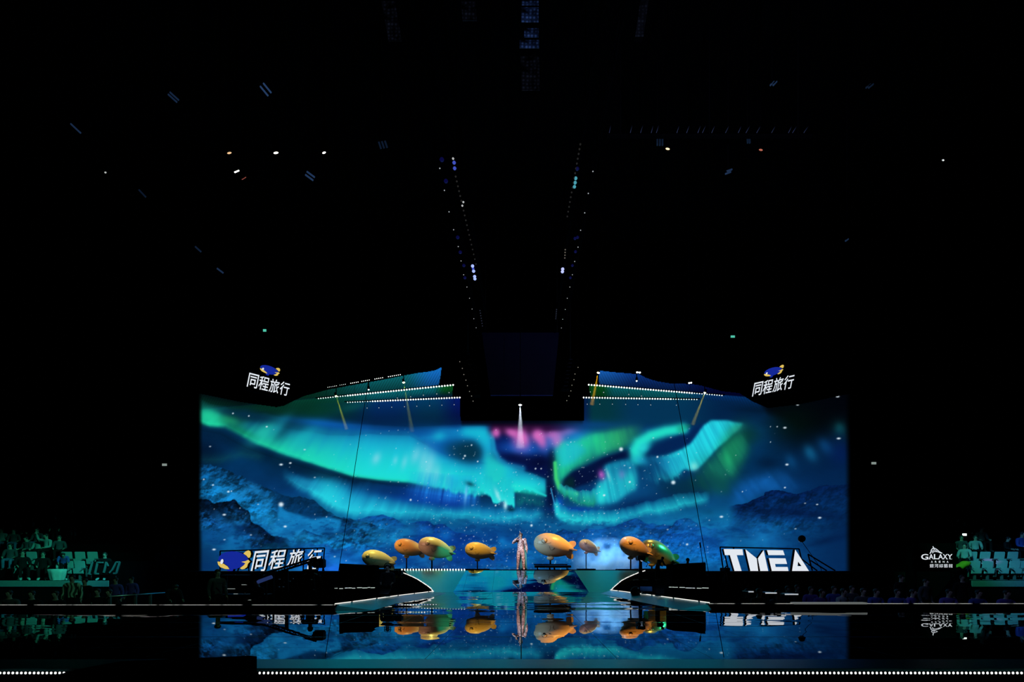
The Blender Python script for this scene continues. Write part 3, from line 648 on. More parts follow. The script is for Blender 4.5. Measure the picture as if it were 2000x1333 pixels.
def dashes(name, period, duty, strength=3.0, axis=0, miss=.35):
    m = bpy.data.materials.new(name); m.use_nodes = True; nt = m.node_tree; L = nt.links.new
    b = nt.nodes['Principled BSDF']; b.inputs['Base Color'].default_value = (.02, .02, .02, 1)
    tc = nd(nt, 'ShaderNodeTexCoord'); sp = nd(nt, 'ShaderNodeSeparateXYZ'); L(tc.outputs['Object'], sp.inputs[0])
    dv = nd(nt, 'ShaderNodeMath', operation='DIVIDE'); L(sp.outputs[axis], dv.inputs[0]); dv.inputs[1].default_value = period
    fr = nd(nt, 'ShaderNodeMath', operation='FRACT'); L(dv.outputs[0], fr.inputs[0])
    lt = nd(nt, 'ShaderNodeMath', operation='LESS_THAN'); L(fr.outputs[0], lt.inputs[0]); lt.inputs[1].default_value = duty
    no = nd(nt, 'ShaderNodeTexNoise'); no.noise_dimensions = '1D'; no.inputs['Scale'].default_value = 2.2; no.inputs['Detail'].default_value = 3; L(sp.outputs[axis], no.inputs['W'])
    mr = nd(nt, 'ShaderNodeMapRange'); L(no.outputs['Fac'], mr.inputs[0]); mr.inputs[1].default_value = miss; mr.inputs[2].default_value = miss + .12
    mu = nd(nt, 'ShaderNodeMath', operation='MULTIPLY'); L(lt.outputs[0], mu.inputs[0]); L(mr.outputs[0], mu.inputs[1])
    mv = nd(nt, 'ShaderNodeMath', operation='MULTIPLY'); L(mu.outputs[0], mv.inputs[0]); mv.inputs[1].default_value = strength
    b.inputs['Emission Color'].default_value = (1, .98, .92, 1); L(mv.outputs[0], b.inputs['Emission Strength'])
    m.cycles.emission_sampling = 'NONE'
    return m
M_DASH = dashes('led_dashes', .028, .55, .55)
M_EDGE = dashes('led_edge', .31, .94, 1.0, miss=.2)

# low side runways, raked black stage wings with glowing outlines, and the mirror ramp between them
WINGS = []
def wing_hit(x, y):            # where a sight line of the photo meets the raked stage wings
    e = Vector((0, 0, EYE)); d = (px(x, y, 1.0) - e).normalized()
    h = [t.ray_cast(e, d)[0] for t in WINGS]
    h = [p for p in h if p is not None]
    return h[0] if h else px(x, y, 18.0)
def wing_top(x, y):
    for t in WINGS:
        p = t.ray_cast(Vector((x, y, 5)), Vector((0, 0, -1)))[0]
        if p is not None: return p.z
    return .11
def side(sg):
    L_ = sg < 0
    nm = 'left-hand' if L_ else 'right-hand'
    yF = 12.9 if L_ else 13.3
    x_in = (650 - VX) * yF / F if L_ else (1390 - VX) * yF / F
    r = empty('runway', (0, yF, 0), 0, ('black runway strip with dotted lights below the green-lit stand with the white chair' if L_ else 'black runway strip with dotted lights below the stand beside the arena sign'), 'runway')
    xo = sg * 30
    MB().box(((x_in + xo) / 2, .225, -.4), (abs(xo - x_in), .44, 1.02)).build('deck', M_BLACK, r)
    MB().box(((x_in + xo) / 2, .20, .122), (abs(xo - x_in) - .02, .016, .016)).build('led_strip', M_DASH, r)
    # raked wing
    w = empty('stage_wing', (0, 0, 0), 0, ('raked black stage wing with white outline, beside the yellow-green airship' if L_ else 'raked black stage wing with white outline, below the dark green airship'), 'stage wing')
    if L_:
        curve = [(845.8, 1156.8), (842, 1151), (835, 1145.5), (826, 1139.5), (815, 1132.5), (805, 1127.5), (792, 1122), (778, 1117)]
        fr = [(650, 1182.5), (700, 1176), (772, 1165.8), (845.8, 1156.8)]
        bt = [(650, 1193), (730, 1192.6), (772, 1180), (846, 1166.5), (872, 1160)]
        back = [(720, 1117), (640, 1117)]
    else:
        curve = [(1193.4, 1154), (1199, 1148), (1206, 1142), (1213.6, 1135.6), (1224, 1130), (1235, 1125), (1247, 1120), (1260, 1116)]
        fr = [(1390, 1180), (1330, 1172), (1255, 1162), (1193.4, 1154)]
        bt = [(1390, 1191), (1325, 1191), (1262, 1179), (1196, 1165), (1172, 1160)]
        back = [(1320, 1117), (1400, 1117)]
    zt = .11
    d_of = lambda y, z: (EYE - z) * F / (y - HZ)
    frp = [px(x, y, d_of(y, zt)) for x, y in fr]
    tip = frp[-1]
    n = len(curve) - 1
    cvp = [px(x, y, tip.y + (23.0 - tip.y) * (k / n)) for k, (x, y) in enumerate(curve)]
    bkp = [px(x, y, 23.0) for x, y in back]
    loop = frp + cvp[1:] + bkp
    m = MB(); k = len(loop)
    cen = sum(loop, Vector()) / k
    top = [cen] + loop
    m.add(top, [(0, 1 + i, 1 + (i + 1) % k) if L_ else (0, 1 + (i + 1) % k, 1 + i) for i in range(k)])
    low = [Vector((p.x, p.y, -.04)) for p in loop]
    m.add(loop + low, [(i, (i + 1) % k, k + (i + 1) % k, k + i) for i in range(k)])
    m.build('deck', M_BLACK, w)
    WINGS.append(BVHTree.FromPolygons(top, [(0, 1 + i, 1 + (i + 1) % k) for i in range(k)]))
    sk = MB(); bp = [px(x, y, d_of(y, .004)) for x, y in bt]
    ring = frp + [tip]
    ring[-1] = tip + Vector((-.02 * sg * -1, .3, -.02))
    sk.add(ring + bp, [(i, i + 1, len(ring) + i + 1, len(ring) + i) for i in range(4)])
    under = [Vector((p.x, p.y, -.02)) for p in ring]
    sk.build('skirt', M_SKIRT, w)
    e = MB().tube([p + Vector((0, .16, .016)) for p in frp], .014, 6)
    e.tube([p + Vector((-sg * -.0, -.02, .02)) for p in cvp], .020, 6)
    e.build('led_edge', M_EDGE, w)
    # dark front wall behind the pit
    x0, x1 = (-18.3, -6.6) if L_ else (6.9, 19.5)
    b = empty('crowd_barrier', (0, 26, 0), 0, ('long black barrier wall under the white lettering with the blue emblem' if L_ else 'long black barrier wall under the big white TMEA letters'), 'barrier')
    MB().box(((x0 + x1) / 2, .45, -.07), (x1 - x0, .9, 1.66)).build('front_panel', mat('barrier_grey', (.012, .018, .018), .7), b)
    MB().box(((x0 + x1) / 2, .45, .765), (x1 - x0 + .04, .96, .02)).build('top_rail', M_DKSTEEL, b)
side(-1); side(1)

def ramp():
    yb, yt = 21.05, 23.3; zt = EYE - 15 * yt / F
    r = empty('stage_ramp', (0, 0, 0), 0, 'mirror-surfaced ramp rising from the pool to the stage where the singer stands', 'stage ramp')
    def strip(name, xb0, xb1, xt0, xt1, m, dz=0):
        N = Vector((0, -(zt), yt - yb)).normalized() * dz
        q = [Vector(((xb0 - VX) * yb / F, yb, 0)) + N, Vector(((xb1 - VX) * yb / F, yb, 0)) + N, Vector(((xt1 - VX) * yt / F, yt, zt)) + N, Vector(((xt0 - VX) * yt / F, yt, zt)) + N]
        lo = [Vector((p.x, p.y, -.03)) for p in q]
        MB().add(q + lo, [(0, 1, 2, 3), (0, 4, 5, 1), (1, 5, 6, 2), (2, 6, 7, 3), (3, 7, 4, 0)]).build(name, m, r)
    mm = pool_material(False); mm.name = 'ramp_mirror'; pb = mm.node_tree.nodes['Principled BSDF']; pb.inputs['Metallic'].default_value = 1.0; pb.inputs['Base Color'].default_value = (.16, .33, .52, 1)
    strip('mirror_panel', 885, 1150, 910, 1122, mm)
    M_FACET = mat('frosted_facet', (.22, .56, .50), .30, 1.0, .06, 2)
    strip('side_facet', 829, 885, 790, 910, M_FACET)
    strip('side_facet', 1150, 1212, 1122, 1252, M_FACET)
    lamp = MB().ball((0, 0, 0), (.034, .034, .048), 8); first = None
    for k in range(23):
        p = px(785 + 5.55 * k, 1113.6, yt + .05)
        if first is None: first = lamp.build('lamp', M_LAMP, r); first.location = p
        else:
            c = first.copy(); COL.objects.link(c); c.location = p
    return zt
ZS = ramp()
struct(MB().box((0, 25.33, ZS / 2 - .02), (16.5, 4.0, ZS + .03)), 'floor_stage', M_BLACK)
# ---------------------------------------------------------------- airship props
def airship(cx, cy, Lpx, d, yaw, pitch, col, label, base='post', metal=0.0, rough=.35):
    c = px(cx, cy, d); L = Lpx * d / F; R = L * .262
    r = empty('airship_prop', (c.x, c.y, ZS), 0, label, 'airship prop', 'fish-faced airships on the stage')
    m = mat('airship_skin', col, rough, metal, .05, 3)
    m2 = mat('airship_fin', tuple(min(1, v * 1.05) for v in col), rough + .05, metal, .05, 3)
    T = Matrix.Translation((0, 0, c.z - ZS)) @ Matrix.Rotation(yaw, 4, 'Z') @ Matrix.Rotation(pitch, 4, 'Y')
    prof = []
    for k in range(29):
        t = k / 28
        rr = R * (math.sqrt(max(0, 1 - ((.40 - t) / .40) ** 2)) if t < .40 else max(0, 1 - ((t - .40) / .60) ** 1.9) ** .82)
        prof.append((rr, -L / 2 + L * t))
    MB().lathe(prof, 32, T, axis='x').build('hull', m, r)
    def at(t, ang, k=1.0):                      # a point on the hull; ang from the top, to the camera side
        i = t * 28; a = int(i); f = i - a
        rr = (prof[a][0] * (1 - f) + prof[min(28, a + 1)][0] * f) * k
        return Vector((-L / 2 + L * t, -rr * math.sin(ang), rr * math.cos(ang)))
    for s in (1, -1):
        p = at(.17, s * math.radians(80), .99)
        e = MB()
        out = Vector((-.35, -s * .9, .1)).normalized()
        Q = T @ Matrix.Translation(p) @ out.to_track_quat('Z', 'Y').to_matrix().to_4x4()
        e.lathe([(.0, R * .16), (R * .1, R * .15), (R * .16, R * .09), (R * .2, R * .06), (R * .22, 0), (R * .2, -R * .08)], 16, Q)
        eo = e.build('eye', m2, r)
        MB().lathe([(R * .205, R * .05), (R * .222, R * .05), (R * .228, R * .02), (R * .23, -R * .02)], 16, Q).build('eye_ring', M_DKSTEEL, eo)
    pts = [at(.30 + .13 * k / 8, math.radians(104 + 16 * math.sin(math.pi * k / 8)), 1.005) for k in range(9)]
    mo = MB().tube(pts, R * .012, 6, T)
    pts = [at(.02 + .30 * k / 10, math.radians(118 - 34 * k / 10), 1.004) for k in range(11)]
    mo.tube(pts, R * .009, 6, T); mo.build('mouth_line', M_DKSTEEL, r)
    for a in (0, 90, 180, 270):                 # rounded tail fins
        w = math.radians(a); n = 14; vs = []
        for k in range(n):
            q = 2 * math.pi * k / n
            vs.append((L * (.385 + .115 * math.cos(q)), R * (.42 + .36 * math.sin(q)) + L * .045 * math.cos(q)))
        A = T @ Matrix.Rotation(w, 4, 'X')
        f = MB(); th = R * .05
        f.add([(p[0], -th, p[1]) for p in vs] + [(p[0], th, p[1]) for p in vs], [tuple(range(n - 1, -1, -1)), tuple(range(n, 2 * n))] + [(i, (i + 1) % n, n + (i + 1) % n, n + i) for i in range(n)], 0, False, A)
        f.build('tail_fin', m2, r)
    g = T @ Vector((-L * .04, 0, -R * 1.12))
    go = MB().ball((g.x, g.y, g.z), (L * .085, L * .055, L * .05), 16)
    go.tube([(g.x, g.y, g.z), (g.x, g.y, g.z + R * .25)], L * .03, 10)
    go.build('gondola', m2, r)
    if base:
        zb = 0.0 if base == 'post' else base - ZS
        MB().tube([(g.x, g.y, zb + .02), (g.x, g.y, g.z)], L * .02, 10).build('post', M_GEAR, r)
        MB().box((g.x, g.y, zb + .03), (L * .75, .7, .06), None, 0, .012).build('base_plate', M_GEAR, r)
    return r
ORANGE = YEL = PALE = (.82, .66, .44)
D = math.radians
airship(*AIR['yellow'][:2], 66, AIR['yellow'][2], D(14), D(14), YEL, 'yellow-green airship with bulging eyes, half hidden behind the camera operator')
airship(*AIR['orange'][:2], 62, AIR['orange'][2], D(12), D(14), ORANGE, 'orange airship with a bulging eye, tail hidden behind the large yellow-topped one')
airship(*AIR['large'][:2], 74, AIR['large'][2], D(26), D(17), YEL, 'large yellow-topped airship with brown nose and green flank, overlapping the orange one')
airship(*AIR['amber'][:2], 62, AIR['amber'][2], D(16), D(10), YEL, 'small amber airship with a white lower rim, standing alone beside the singer')
airship(*AIR['peach'][:2], 86, AIR['peach'][2], D(16), D(12), PALE, 'largest peach airship with a pale nose, on a low black trestle table', base=px(0, 1104.5, 24.6).z)
airship(*AIR['lilac'][:2], 46, AIR['lilac'][2], D(22), D(24), PALE, 'small lilac and yellow airship rising out of the blue smoke')
airship(*AIR['bright'][:2], 72, AIR['bright'][2], D(22), D(23), ORANGE, 'bright orange airship with dark belly in front of the green metallic one')
airship(*AIR['green'][:2], 84, AIR['green'][2], D(12), D(27), (.62, .60, .40), 'metallic green and gold airship behind the bright orange one', metal=.55, rough=.30)

def trestle():
    d = 24.6
    a, b = px(1044, 1105, d), px(1114, 1110, d)
    r = empty('trestle_table', ((a.x + b.x) / 2, d, ZS), 0, 'long low black trestle table carrying the largest peach airship', 'table')
    w = b.x - a.x; zt = px(0, 1105, d).z - ZS; zb = px(0, 1109.6, d).z - ZS
    MB().box((0, 0, (zt + zb) / 2), (w, .8, zt - zb), None, 0, .01).build('table_top', M_GEAR, r)
    for x in (-.42, -.08, .05, .41):
        for y in (-.3, .3):
            MB().tube([(x * w + .02, y, .005), (x * w, y, zb)], .022, 8).build('leg', M_GEAR, r)
trestle()
# ---------------------------------------------------------------- signs and lettering
M_LETTER = glow('letter_white', srgb(226, 232, 240), 1.0)
M_EMBLUE = glow('emblem_blue', srgb(20, 40, 150), 1.0)
M_EMYEL = glow('emblem_yellow', srgb(222, 190, 92), 1.0)
def text_outline(txt, bold=.012, res=3):
    c = bpy.data.curves.new('lettering', 'FONT'); c.body = txt; c.fill_mode = 'FRONT'; c.offset = bold; c.resolution_u = res
    o = bpy.data.objects.new('lettering', c); COL.objects.link(o)
    bpy.context.view_layer.update()
    dg = bpy.context.evaluated_depsgraph_get()
    me = bpy.data.meshes.new_from_object(o.evaluated_get(dg))
    vs = [v.co.copy() for v in me.vertices]; fs = [list(p.vertices) for p in me.polygons]
    bpy.data.objects.remove(o); bpy.data.curves.remove(c); bpy.data.meshes.remove(me)
    return vs, fs
def lettering(mb, vs, fs, P, depth, mi=0, side=1):
    """place a flat text mesh by P(u, v) with u, v in 0..1 of its own box; depth is the thickness pushed back"""
    x0 = min(v.x for v in vs); x1 = max(v.x for v in vs); y0 = min(v.y for v in vs); y1 = max(v.y for v in vs)
    fr = [P((v.x - x0) / (x1 - x0), (v.y - y0) / (y1 - y0)) for v in vs]
    bk = [p + depth for p in fr]
    n = len(fr)
    mb.add(fr, [f for f in fs], mi)
    cnt = {}
    for f in fs:
        for i in range(len(f)):
            a, b = f[i], f[(i + 1) % len(f)]
            cnt[(a, b)] = 1
    mb.add(fr + bk, [(b, a, n + a, n + b) for (a, b) in cnt if (b, a) not in cnt], side)

EMB_BODY = [(200, 262), (215, 215), (255, 175), (320, 145), (400, 133), (480, 138), (550, 158), (600, 188), (640, 228), (655, 262), (640, 285), (600, 330), (545, 370), (480, 398), (400, 404), (375, 400), (350, 360), (300, 325), (240, 290)]
EMB_BEAK = [(195, 290), (230, 291), (300, 330), (350, 364), (376, 404), (310, 400), (240, 374), (205, 335)]
EMB_EYE = [(268 + 22 * math.cos(2 * math.pi * k / 14) + 7 * math.sin(2 * math.pi * k / 14), 290 - 38 * math.sin(2 * math.pi * k / 14)) for k in range(14)]
EMB_FIN1 = [(585, 170), (620, 135), (660, 120), (690, 135), (699, 175), (685, 225), (660, 236), (630, 200)]
EMB_FIN2 = [(555, 292), (610, 284), (660, 262), (685, 290), (655, 320), (640, 370), (600, 400), (560, 406), (533, 388), (590, 345), (615, 314)]
EMB_LOW = [(335, 404), (375, 402), (430, 404), (415, 440), (395, 462), (345, 452)]
def emblem(parent, P, depth):
    def sh(pts, dz):
        n = len(pts); f = [P(*p) - depth * dz for p in pts]; b = [q + depth * (1 + dz) for q in f]
        A = sum(pts[i][0] * pts[(i + 1) % n][1] - pts[(i + 1) % n][0] * pts[i][1] for i in range(n))
        if A > 0: f = f[::-1]; b = b[::-1]
        return f + b, [tuple(range(n))], [((i + 1) % n, i, n + i, n + (i + 1) % n) for i in range(n)]
    def one(name, shapes, m, dz):
        mb = MB()
        for s in shapes:
            v, f, sd = sh(s, dz); mb.add(v, f, 0); mb.add(v, sd, 1)
        return mb.build(name, [m, M_BLACK], parent)
    one('emblem_body', [EMB_BODY, EMB_LOW], M_EMBLUE, .0)
    one('emblem_mouth', [EMB_BEAK], M_EMYEL, .15)
    one('emblem_eye', [EMB_EYE], M_LETTER, .3)
    one('emblem_fin', [EMB_FIN1], M_EMYEL, .15)
    one('emblem_fin', [EMB_FIN2], M_EMYEL, .15)

def big_brand_sign():
    d = 26.6; org = px(525, 1117, d)
    r = empty('lettering_sign', (org.x, d, .77), 0, 'big white Chinese lettering with blue oval emblem on the black barrier', 'sign')
    o = Vector((org.x, d, .77))
    D_ = Vector((0, .22, 0))
    emblem(r, lambda x, y: px(400 + x / 7.692, 1060 + y / 7.692, d) - o, D_)
    boxes = [('同', 489, 526, 1117.5, 1076, -1), ('程', 522, 561, 1112, 1074, -3), ('旅', 559, 595, 1106, 1073, -2), ('行', 594, 630, 1114, 1073, 0)]
    for ch, x0, x1, yb, yt, dy in boxes:
        vs, fs = text_outline(ch, .0105)
        sh = 9.0
        def P(u, v, x0=x0, x1=x1, yb=yb, yt=yt):
            x = x0 + (x1 - sh - x0) * u + sh * v
            return px(x, yb + (yt - yb) * v - 2.5 * u + 1.5, d) - o
        mb = MB(); lettering(mb, vs, fs, P, D_); mb.build('letter', [M_LETTER, M_BLACK], r)
    fm = MB()
    def bar(a, b, w=.035): fm.tube([px(*a, d + .3) - o, px(*b, d + .3) - o], w, 6)
    bar((430, 1077), (634, 1071)); bar((634, 1071), (630, 1117)); bar((626, 1090), (620, 1117)); bar((628, 1090), (633, 1117)); bar((430, 1077), (430, 1117)); bar((470, 1100), (464, 1117)); bar((620, 1072), (617, 1117))
    bar((486, 1076), (486, 1117)); bar((558, 1073), (556, 1117)); bar((594, 1072), (592, 1117))
    fm.build('support_frame', M_BLACK, r)
big_brand_sign()

def award_sign():
    d = 26.6
    o = px(1495, 1117, d); o.z = .77
    r = empty('lettering_sign', tuple(o), 0, 'big white letters TMEA standing on the black barrier', 'sign')
    def Z(p): return px(1300 + p[0] / 4.762, 1000 + p[1] / 4.762, d) - o
    D_ = Vector((0, .24, 0))
    def letter(polys, hole=None):
        mb = MB()
        for p in polys:
            n = len(p)
            A = sum(p[i][0] * p[(i + 1) % n][1] - p[(i + 1) % n][0] * p[i][1] for i in range(n))
            q = p if A < 0 else p[::-1]
            f = [Z(a) for a in q]; b = [a + D_ for a in f]
            mb.add(f, [tuple(range(n))], 0)
            mb.add(f + b, [((i + 1) % n, i, n + i, n + (i + 1) % n) for i in range(n)] + [tuple(range(2 * n - 1, n - 1, -1))], 1)
        if hole:
            outer, inner = hole; n = 3
            f = [Z(a) for a in outer] + [Z(a) for a in inner]; b = [a + D_ for a in f]
            mb.add(f, [(i, n + i, n + (i + 1) % n, (i + 1) % n) for i in range(n)], 0)
            mb.add(f + b, [(i, (i + 1) % 3, 6 + (i + 1) % 3, 6 + i) for i in range(3)] + [(3 + (i + 1) % 3, 3 + i, 9 + i, 9 + (i + 1) % 3) for i in range(3)], 1)
        mb.build('letter', [M_LETTER, M_BLACK], r)
    letter([[(540, 348), (715, 350), (723, 405), (662, 405), (708, 556), (642, 556), (598, 405), (552, 405)]])
    letter([[(742, 350), (848, 436), (862, 560), (790, 560)], [(858, 436), (912, 358), (956, 561), (882, 561)]])
    letter([[(942, 358), (1092, 360), (1108, 405), (957, 405)], [(960, 433), (1115, 435), (1130, 487), (1018, 487), (1024, 515), (1135, 515), (1145, 561), (990, 561)]])
    letter([], hole=([(1205, 352), (1338, 560), (1175, 560)], [(1233, 466), (1264, 507), (1227, 507)]))
    fm = MB()
    def bar(a, b, w=.035): fm.tube([Z(a) + Vector((0, .3, 0)), Z(b) + Vector((0, .3, 0))], w, 6)
    bar((527, 328), (1270, 345)); bar((527, 328), (560, 560)); bar((655, 330), (655, 345)); bar((1270, 345), (1320, 560)); bar((572, 400), (610, 560))
    bar((1355, 395), (1610, 550)); bar((1380, 455), (1530, 550)); bar((1355, 395), (1395, 550)); bar((1280, 430), (1440, 550))
    fm.build('support_frame', M_BLACK, r)
award_sign()

def hung_banner(flip, label):
    if not flip: A, B = (470 + 175 / 15.38, 755.5, 23.7), (470 + 1490 / 15.38, 777, 25.2)
    else: A, B = (1469, 775.5, 25.2), (1553, 755, 23.9)
    cx, cd = (A[0] + B[0]) / 2, (A[2] + B[2]) / 2
    a, b = px(*A), px(*B); U = b - a; U.z = 0; W = U.length
    o = (a + b) / 2; o.z = a.z
    r = empty('hanging_sign', tuple(o), 0, label, 'sign', 'brand signs hung high at both sides of the stage')
    Un = U.normalized(); N = Vector((-Un.y, Un.x, 0)); N = N if N.y > 0 else -N
    base = a - o; base.z = 0
    zr = lambda x, y, u: None
    Ht = W * .335
    D_ = N * .06
    for k, ch in enumerate('同程旅行'):
        vs, fs = text_outline(ch, .010); mb = MB()
        lettering(mb, vs, fs, lambda u, v: base + U * ((k + u * .92) / 4 * .96 + .06 * v) + Vector((0, 0, Ht * v)) + N * -.02, D_)
        mb.build('letter', [M_LETTER, M_BLACK], r)
    s = W * .46 / 500.0
    emblem(r, lambda x, y: base + Un * (W * .29 + (x - 195) * s) + Vector((0, 0, Ht * 1.12 + (462 - y) * s * .80)) + U * 0 - N * .02, D_)
    p = MB(); hh = Ht * 2.35
    q = [base - U * .06 + Vector((0, 0, -.12)), base + U * 1.05 + Vector((0, 0, -.12)), base + U * 1.05 + Vector((0, 0, hh)), base - U * .06 + Vector((0, 0, hh))]
    q = [v + N * .08 for v in q]; bk = [v + N * .2 for v in q]
    p.add(q + bk, [(0, 1, 2, 3), (7, 6, 5, 4), (0, 4, 5, 1), (1, 5, 6, 2), (2, 6, 7, 3), (3, 7, 4, 0)])
    p.build('panel', M_BLACK, r)
    each('suspension_cable', M_BLACK, r, [lambda b, t=t: b.tube([base + U * t + N * .14 + Vector((0, 0, hh - .05)), base + U * t + N * .14 + Vector((0, 0, 19.19 - o.z))], .03) for t in (.05, .95)])
hung_banner(False, 'white Chinese lettering under a blue emblem, hung above the green end of the aurora')
hung_banner(True, 'white Chinese lettering under a blue emblem, hung above the big TMEA letters')

def arena_sign():
    d = 22.2; o = px(1832, 1090, d)
    r = empty('arena_sign', tuple(o), 0, 'black board with white GALAXY ARENA lettering and a peaked line emblem', 'sign')
    D_ = Vector((0, .03, 0))
    T = lambda x, y: px(1780 + x / 9.525, 1050 + y / 9.525, d) - o
    def word(txt, x0, x1, yb, yt, bold=.01, name='lettering'):
        vs, fs = text_outline(txt, bold); mb = MB()
        lettering(mb, vs, fs, lambda u, v: T(x0 + (x1 - x0) * u, yb + (yt - yb) * v), D_)
        mb.build(name, [M_LETTER, M_BLACK], r)
    word('G', 182, 315, 418, 312, .014, 'letter')
    for ch, xa, xb in (('A', 325, 412), ('L', 420, 500), ('A', 498, 590), ('X', 585, 672), ('Y', 668, 765)): word(ch, xa, xb, 408, 315, .012, 'letter')
    for k, ch in enumerate('ARENA'): word(ch, 365 + 73 * k, 398 + 73 * k, 475, 440, .012, 'letter')
    for k, ch in enumerate('銀河綜藝館'): word(ch, 342 + 88 * k, 416 + 88 * k, 566, 498, .0, 'letter')
    m = MB()
    def arc(pts, w): m.tube([T(*p) for p in pts], w, 6)
    arc([(345, 302), (362, 285), (372, 240), (395, 208), (425, 203), (470, 225), (520, 270), (572, 298)], .016)
    arc([(400, 170), (418, 205), (424, 232)], .014)
    arc([(385, 268), (410, 245), (445, 240), (475, 258)], .012)
    arc([(392, 296), (405, 274), (440, 266), (490, 272), (560, 298)], .014)
    for x in (335, 425, 500, 590, 660, 735):
        arc([(x - 14, 407), (x + 20, 407)], .007)
    m.build('peak_emblem', M_LETTER, r)
    q = [T(60, 110), T(860, 110), T(860, 640), T(60, 640)]
    w = MB().box(((q[0].x + q[1].x) / 2, .12, (q[0].z + q[2].z) / 2), (q[1].x - q[0].x, .1, q[0].z - q[2].z)); w.build('board', M_BLACK, r)
    each('stand_post', M_BLACK, r, [lambda b, x=x: b.box((x, .14, (q[2].z + PIT - o.z) / 2), (.06, .06, q[2].z - PIT + o.z)) for x in (q[0].x + .15, q[1].x - .15)])
arena_sign()

def exit_signs():
    for x, y, w, h, col, lb in ((317, 1102, 11, 7, (.75, .95, .88), 'glowing pale exit sign low on the dark wall beside the green-lit stand'),
                                (1730.5, 1098.7, 10.5, 6, (.75, .98, .88), 'glowing pale exit sign low on the dark wall beside the arena sign'),
                                (320, 908, 9, 4.5, (.22, .27, .25), 'dim exit sign halfway up the wall above the railing'),
                                (1708, 905, 9, 4.5, (.22, .27, .25), 'dim exit sign halfway up the wall beyond the aurora edge'),
                                (516, 645, 6, 4.5, (.08, .55, .40), 'small green exit sign high above the hung brand sign, a tiny dot'),
                                (1432, 657, 8, 4, (.08, .55, .40), 'small green exit sign high above the lamp rows, wider than the green dot')):
        d = 35.8; p = px(x, y, d); s = d / F
        r = empty('exit_sign', (p.x, d + .14, p.z), 0, lb, 'exit sign', 'exit signs on the hall wall')
        MB().box((0, 0, 0), (w * s + .06, .12, h * s + .06), None, 0, .01).build('housing', M_BLACK, r)
        m = MB().box((0, -.075, 0), (w * s, .03, h * s)); m.build('lit_face', glow('exit_glow', col, 1.0), r)
exit_signs()

# ---------------------------------------------------------------- lamp rows over the stage
def lamp_row(pts, n, label, r0=.05, extra=(), skip=(), beamz=None):
    """pts: the two ends of the row (x, y, d) of the photo"""
    a, b = px(*pts[0]), px(*pts[1])
    r = empty('lamp_row', tuple(a), 0, label, 'lamp row')
    m = MB(); U = b - a
    n_ = Vector((0, .03, .05))
    e = U.normalized() * .15
    m.tube([n_ - e, U + n_ + e], .022, 6)
    for t in (.06, .94): m.tube([U * t + n_, Vector((U.x * t, U.y * t + .03, 19.19 - a.z))], .006, 5)
    m.build('bar', M_BLACK, r)
    lamp = MB().ball((0, 0, 0), (r0, r0, r0), 8); first = None
    for i in range(n):
        if i in skip: continue
        t = i / (n - 1); s = .66 if t > .78 else 1.0
        p = U * t
        if first is None: first = lamp.build('lamp', M_LAMP, r); first.location = p; first.scale = (s, s, s)
        else:
            c = first.copy(); COL.objects.link(c); c.location = p; c.scale = (s, s, s)
    if extra:
        small = None
        for x, y in extra:
            t = abs(px(x, y, a.y).x - a.x) / max(.01, abs(U.x)); dd = a.y + U.y * min(1, t)
            p = px(x, y, dd) - a
            if small is None: small = MB().ball((0, 0, 0), .020, 6).build('pin_lamp', M_LAMPDIM, r); small.location = p
            else:
                c = small.copy(); COL.objects.link(c); c.location = p
            MB().tube([p + Vector((0, 0, .01)), p + Vector((0, .02, max(.05, (a.z + (U.z) * t) - (p.z + a.z) + .1)))], .006, 4).build('drop_rod', M_BLACK, r)
    return r
lamp_row([(863, 718, 18.2), (640, 757, 20.3)], 60, 'highest row of tiny lamps along the sloping edge above the amber beam', .017, skip=tuple(range(20)) + (27, 28, 34, 35, 41, 47, 48, 53))
lamp_row([(885, 752.5, 20), (622, 779, 21.6)], 53, 'middle row of white lamps on the side with two yellow-green beams', .034, extra=((802, 775.5), (827, 772.5), (853, 770), (877, 767.5), (776, 778)))
lamp_row([(898, 777, 21.6), (679, 786.5, 22.1)], 45, 'lowest row of white lamps on the side with two yellow-green beams', .034, extra=((717, 797.5), (740, 797), (765, 796), (790, 795), (814, 794), (839, 793), (863, 792), (887, 791)))
lamp_row([(1150, 752, 20), (1410, 773, 21.2)], 52, 'middle row of white lamps on the side above the green loop of aurora', .034, extra=((1153, 766), (1179, 767), (1228, 771), (1253, 774)))
lamp_row([(1140, 777, 21.6), (1361, 781, 21.9)], 44, 'lowest row of white lamps on the side above the green loop of aurora', .034, extra=((1147, 790), (1171.5, 790), (1196, 790), (1222, 790.5), (1246, 791), (1271, 791.5), (1321, 792)))

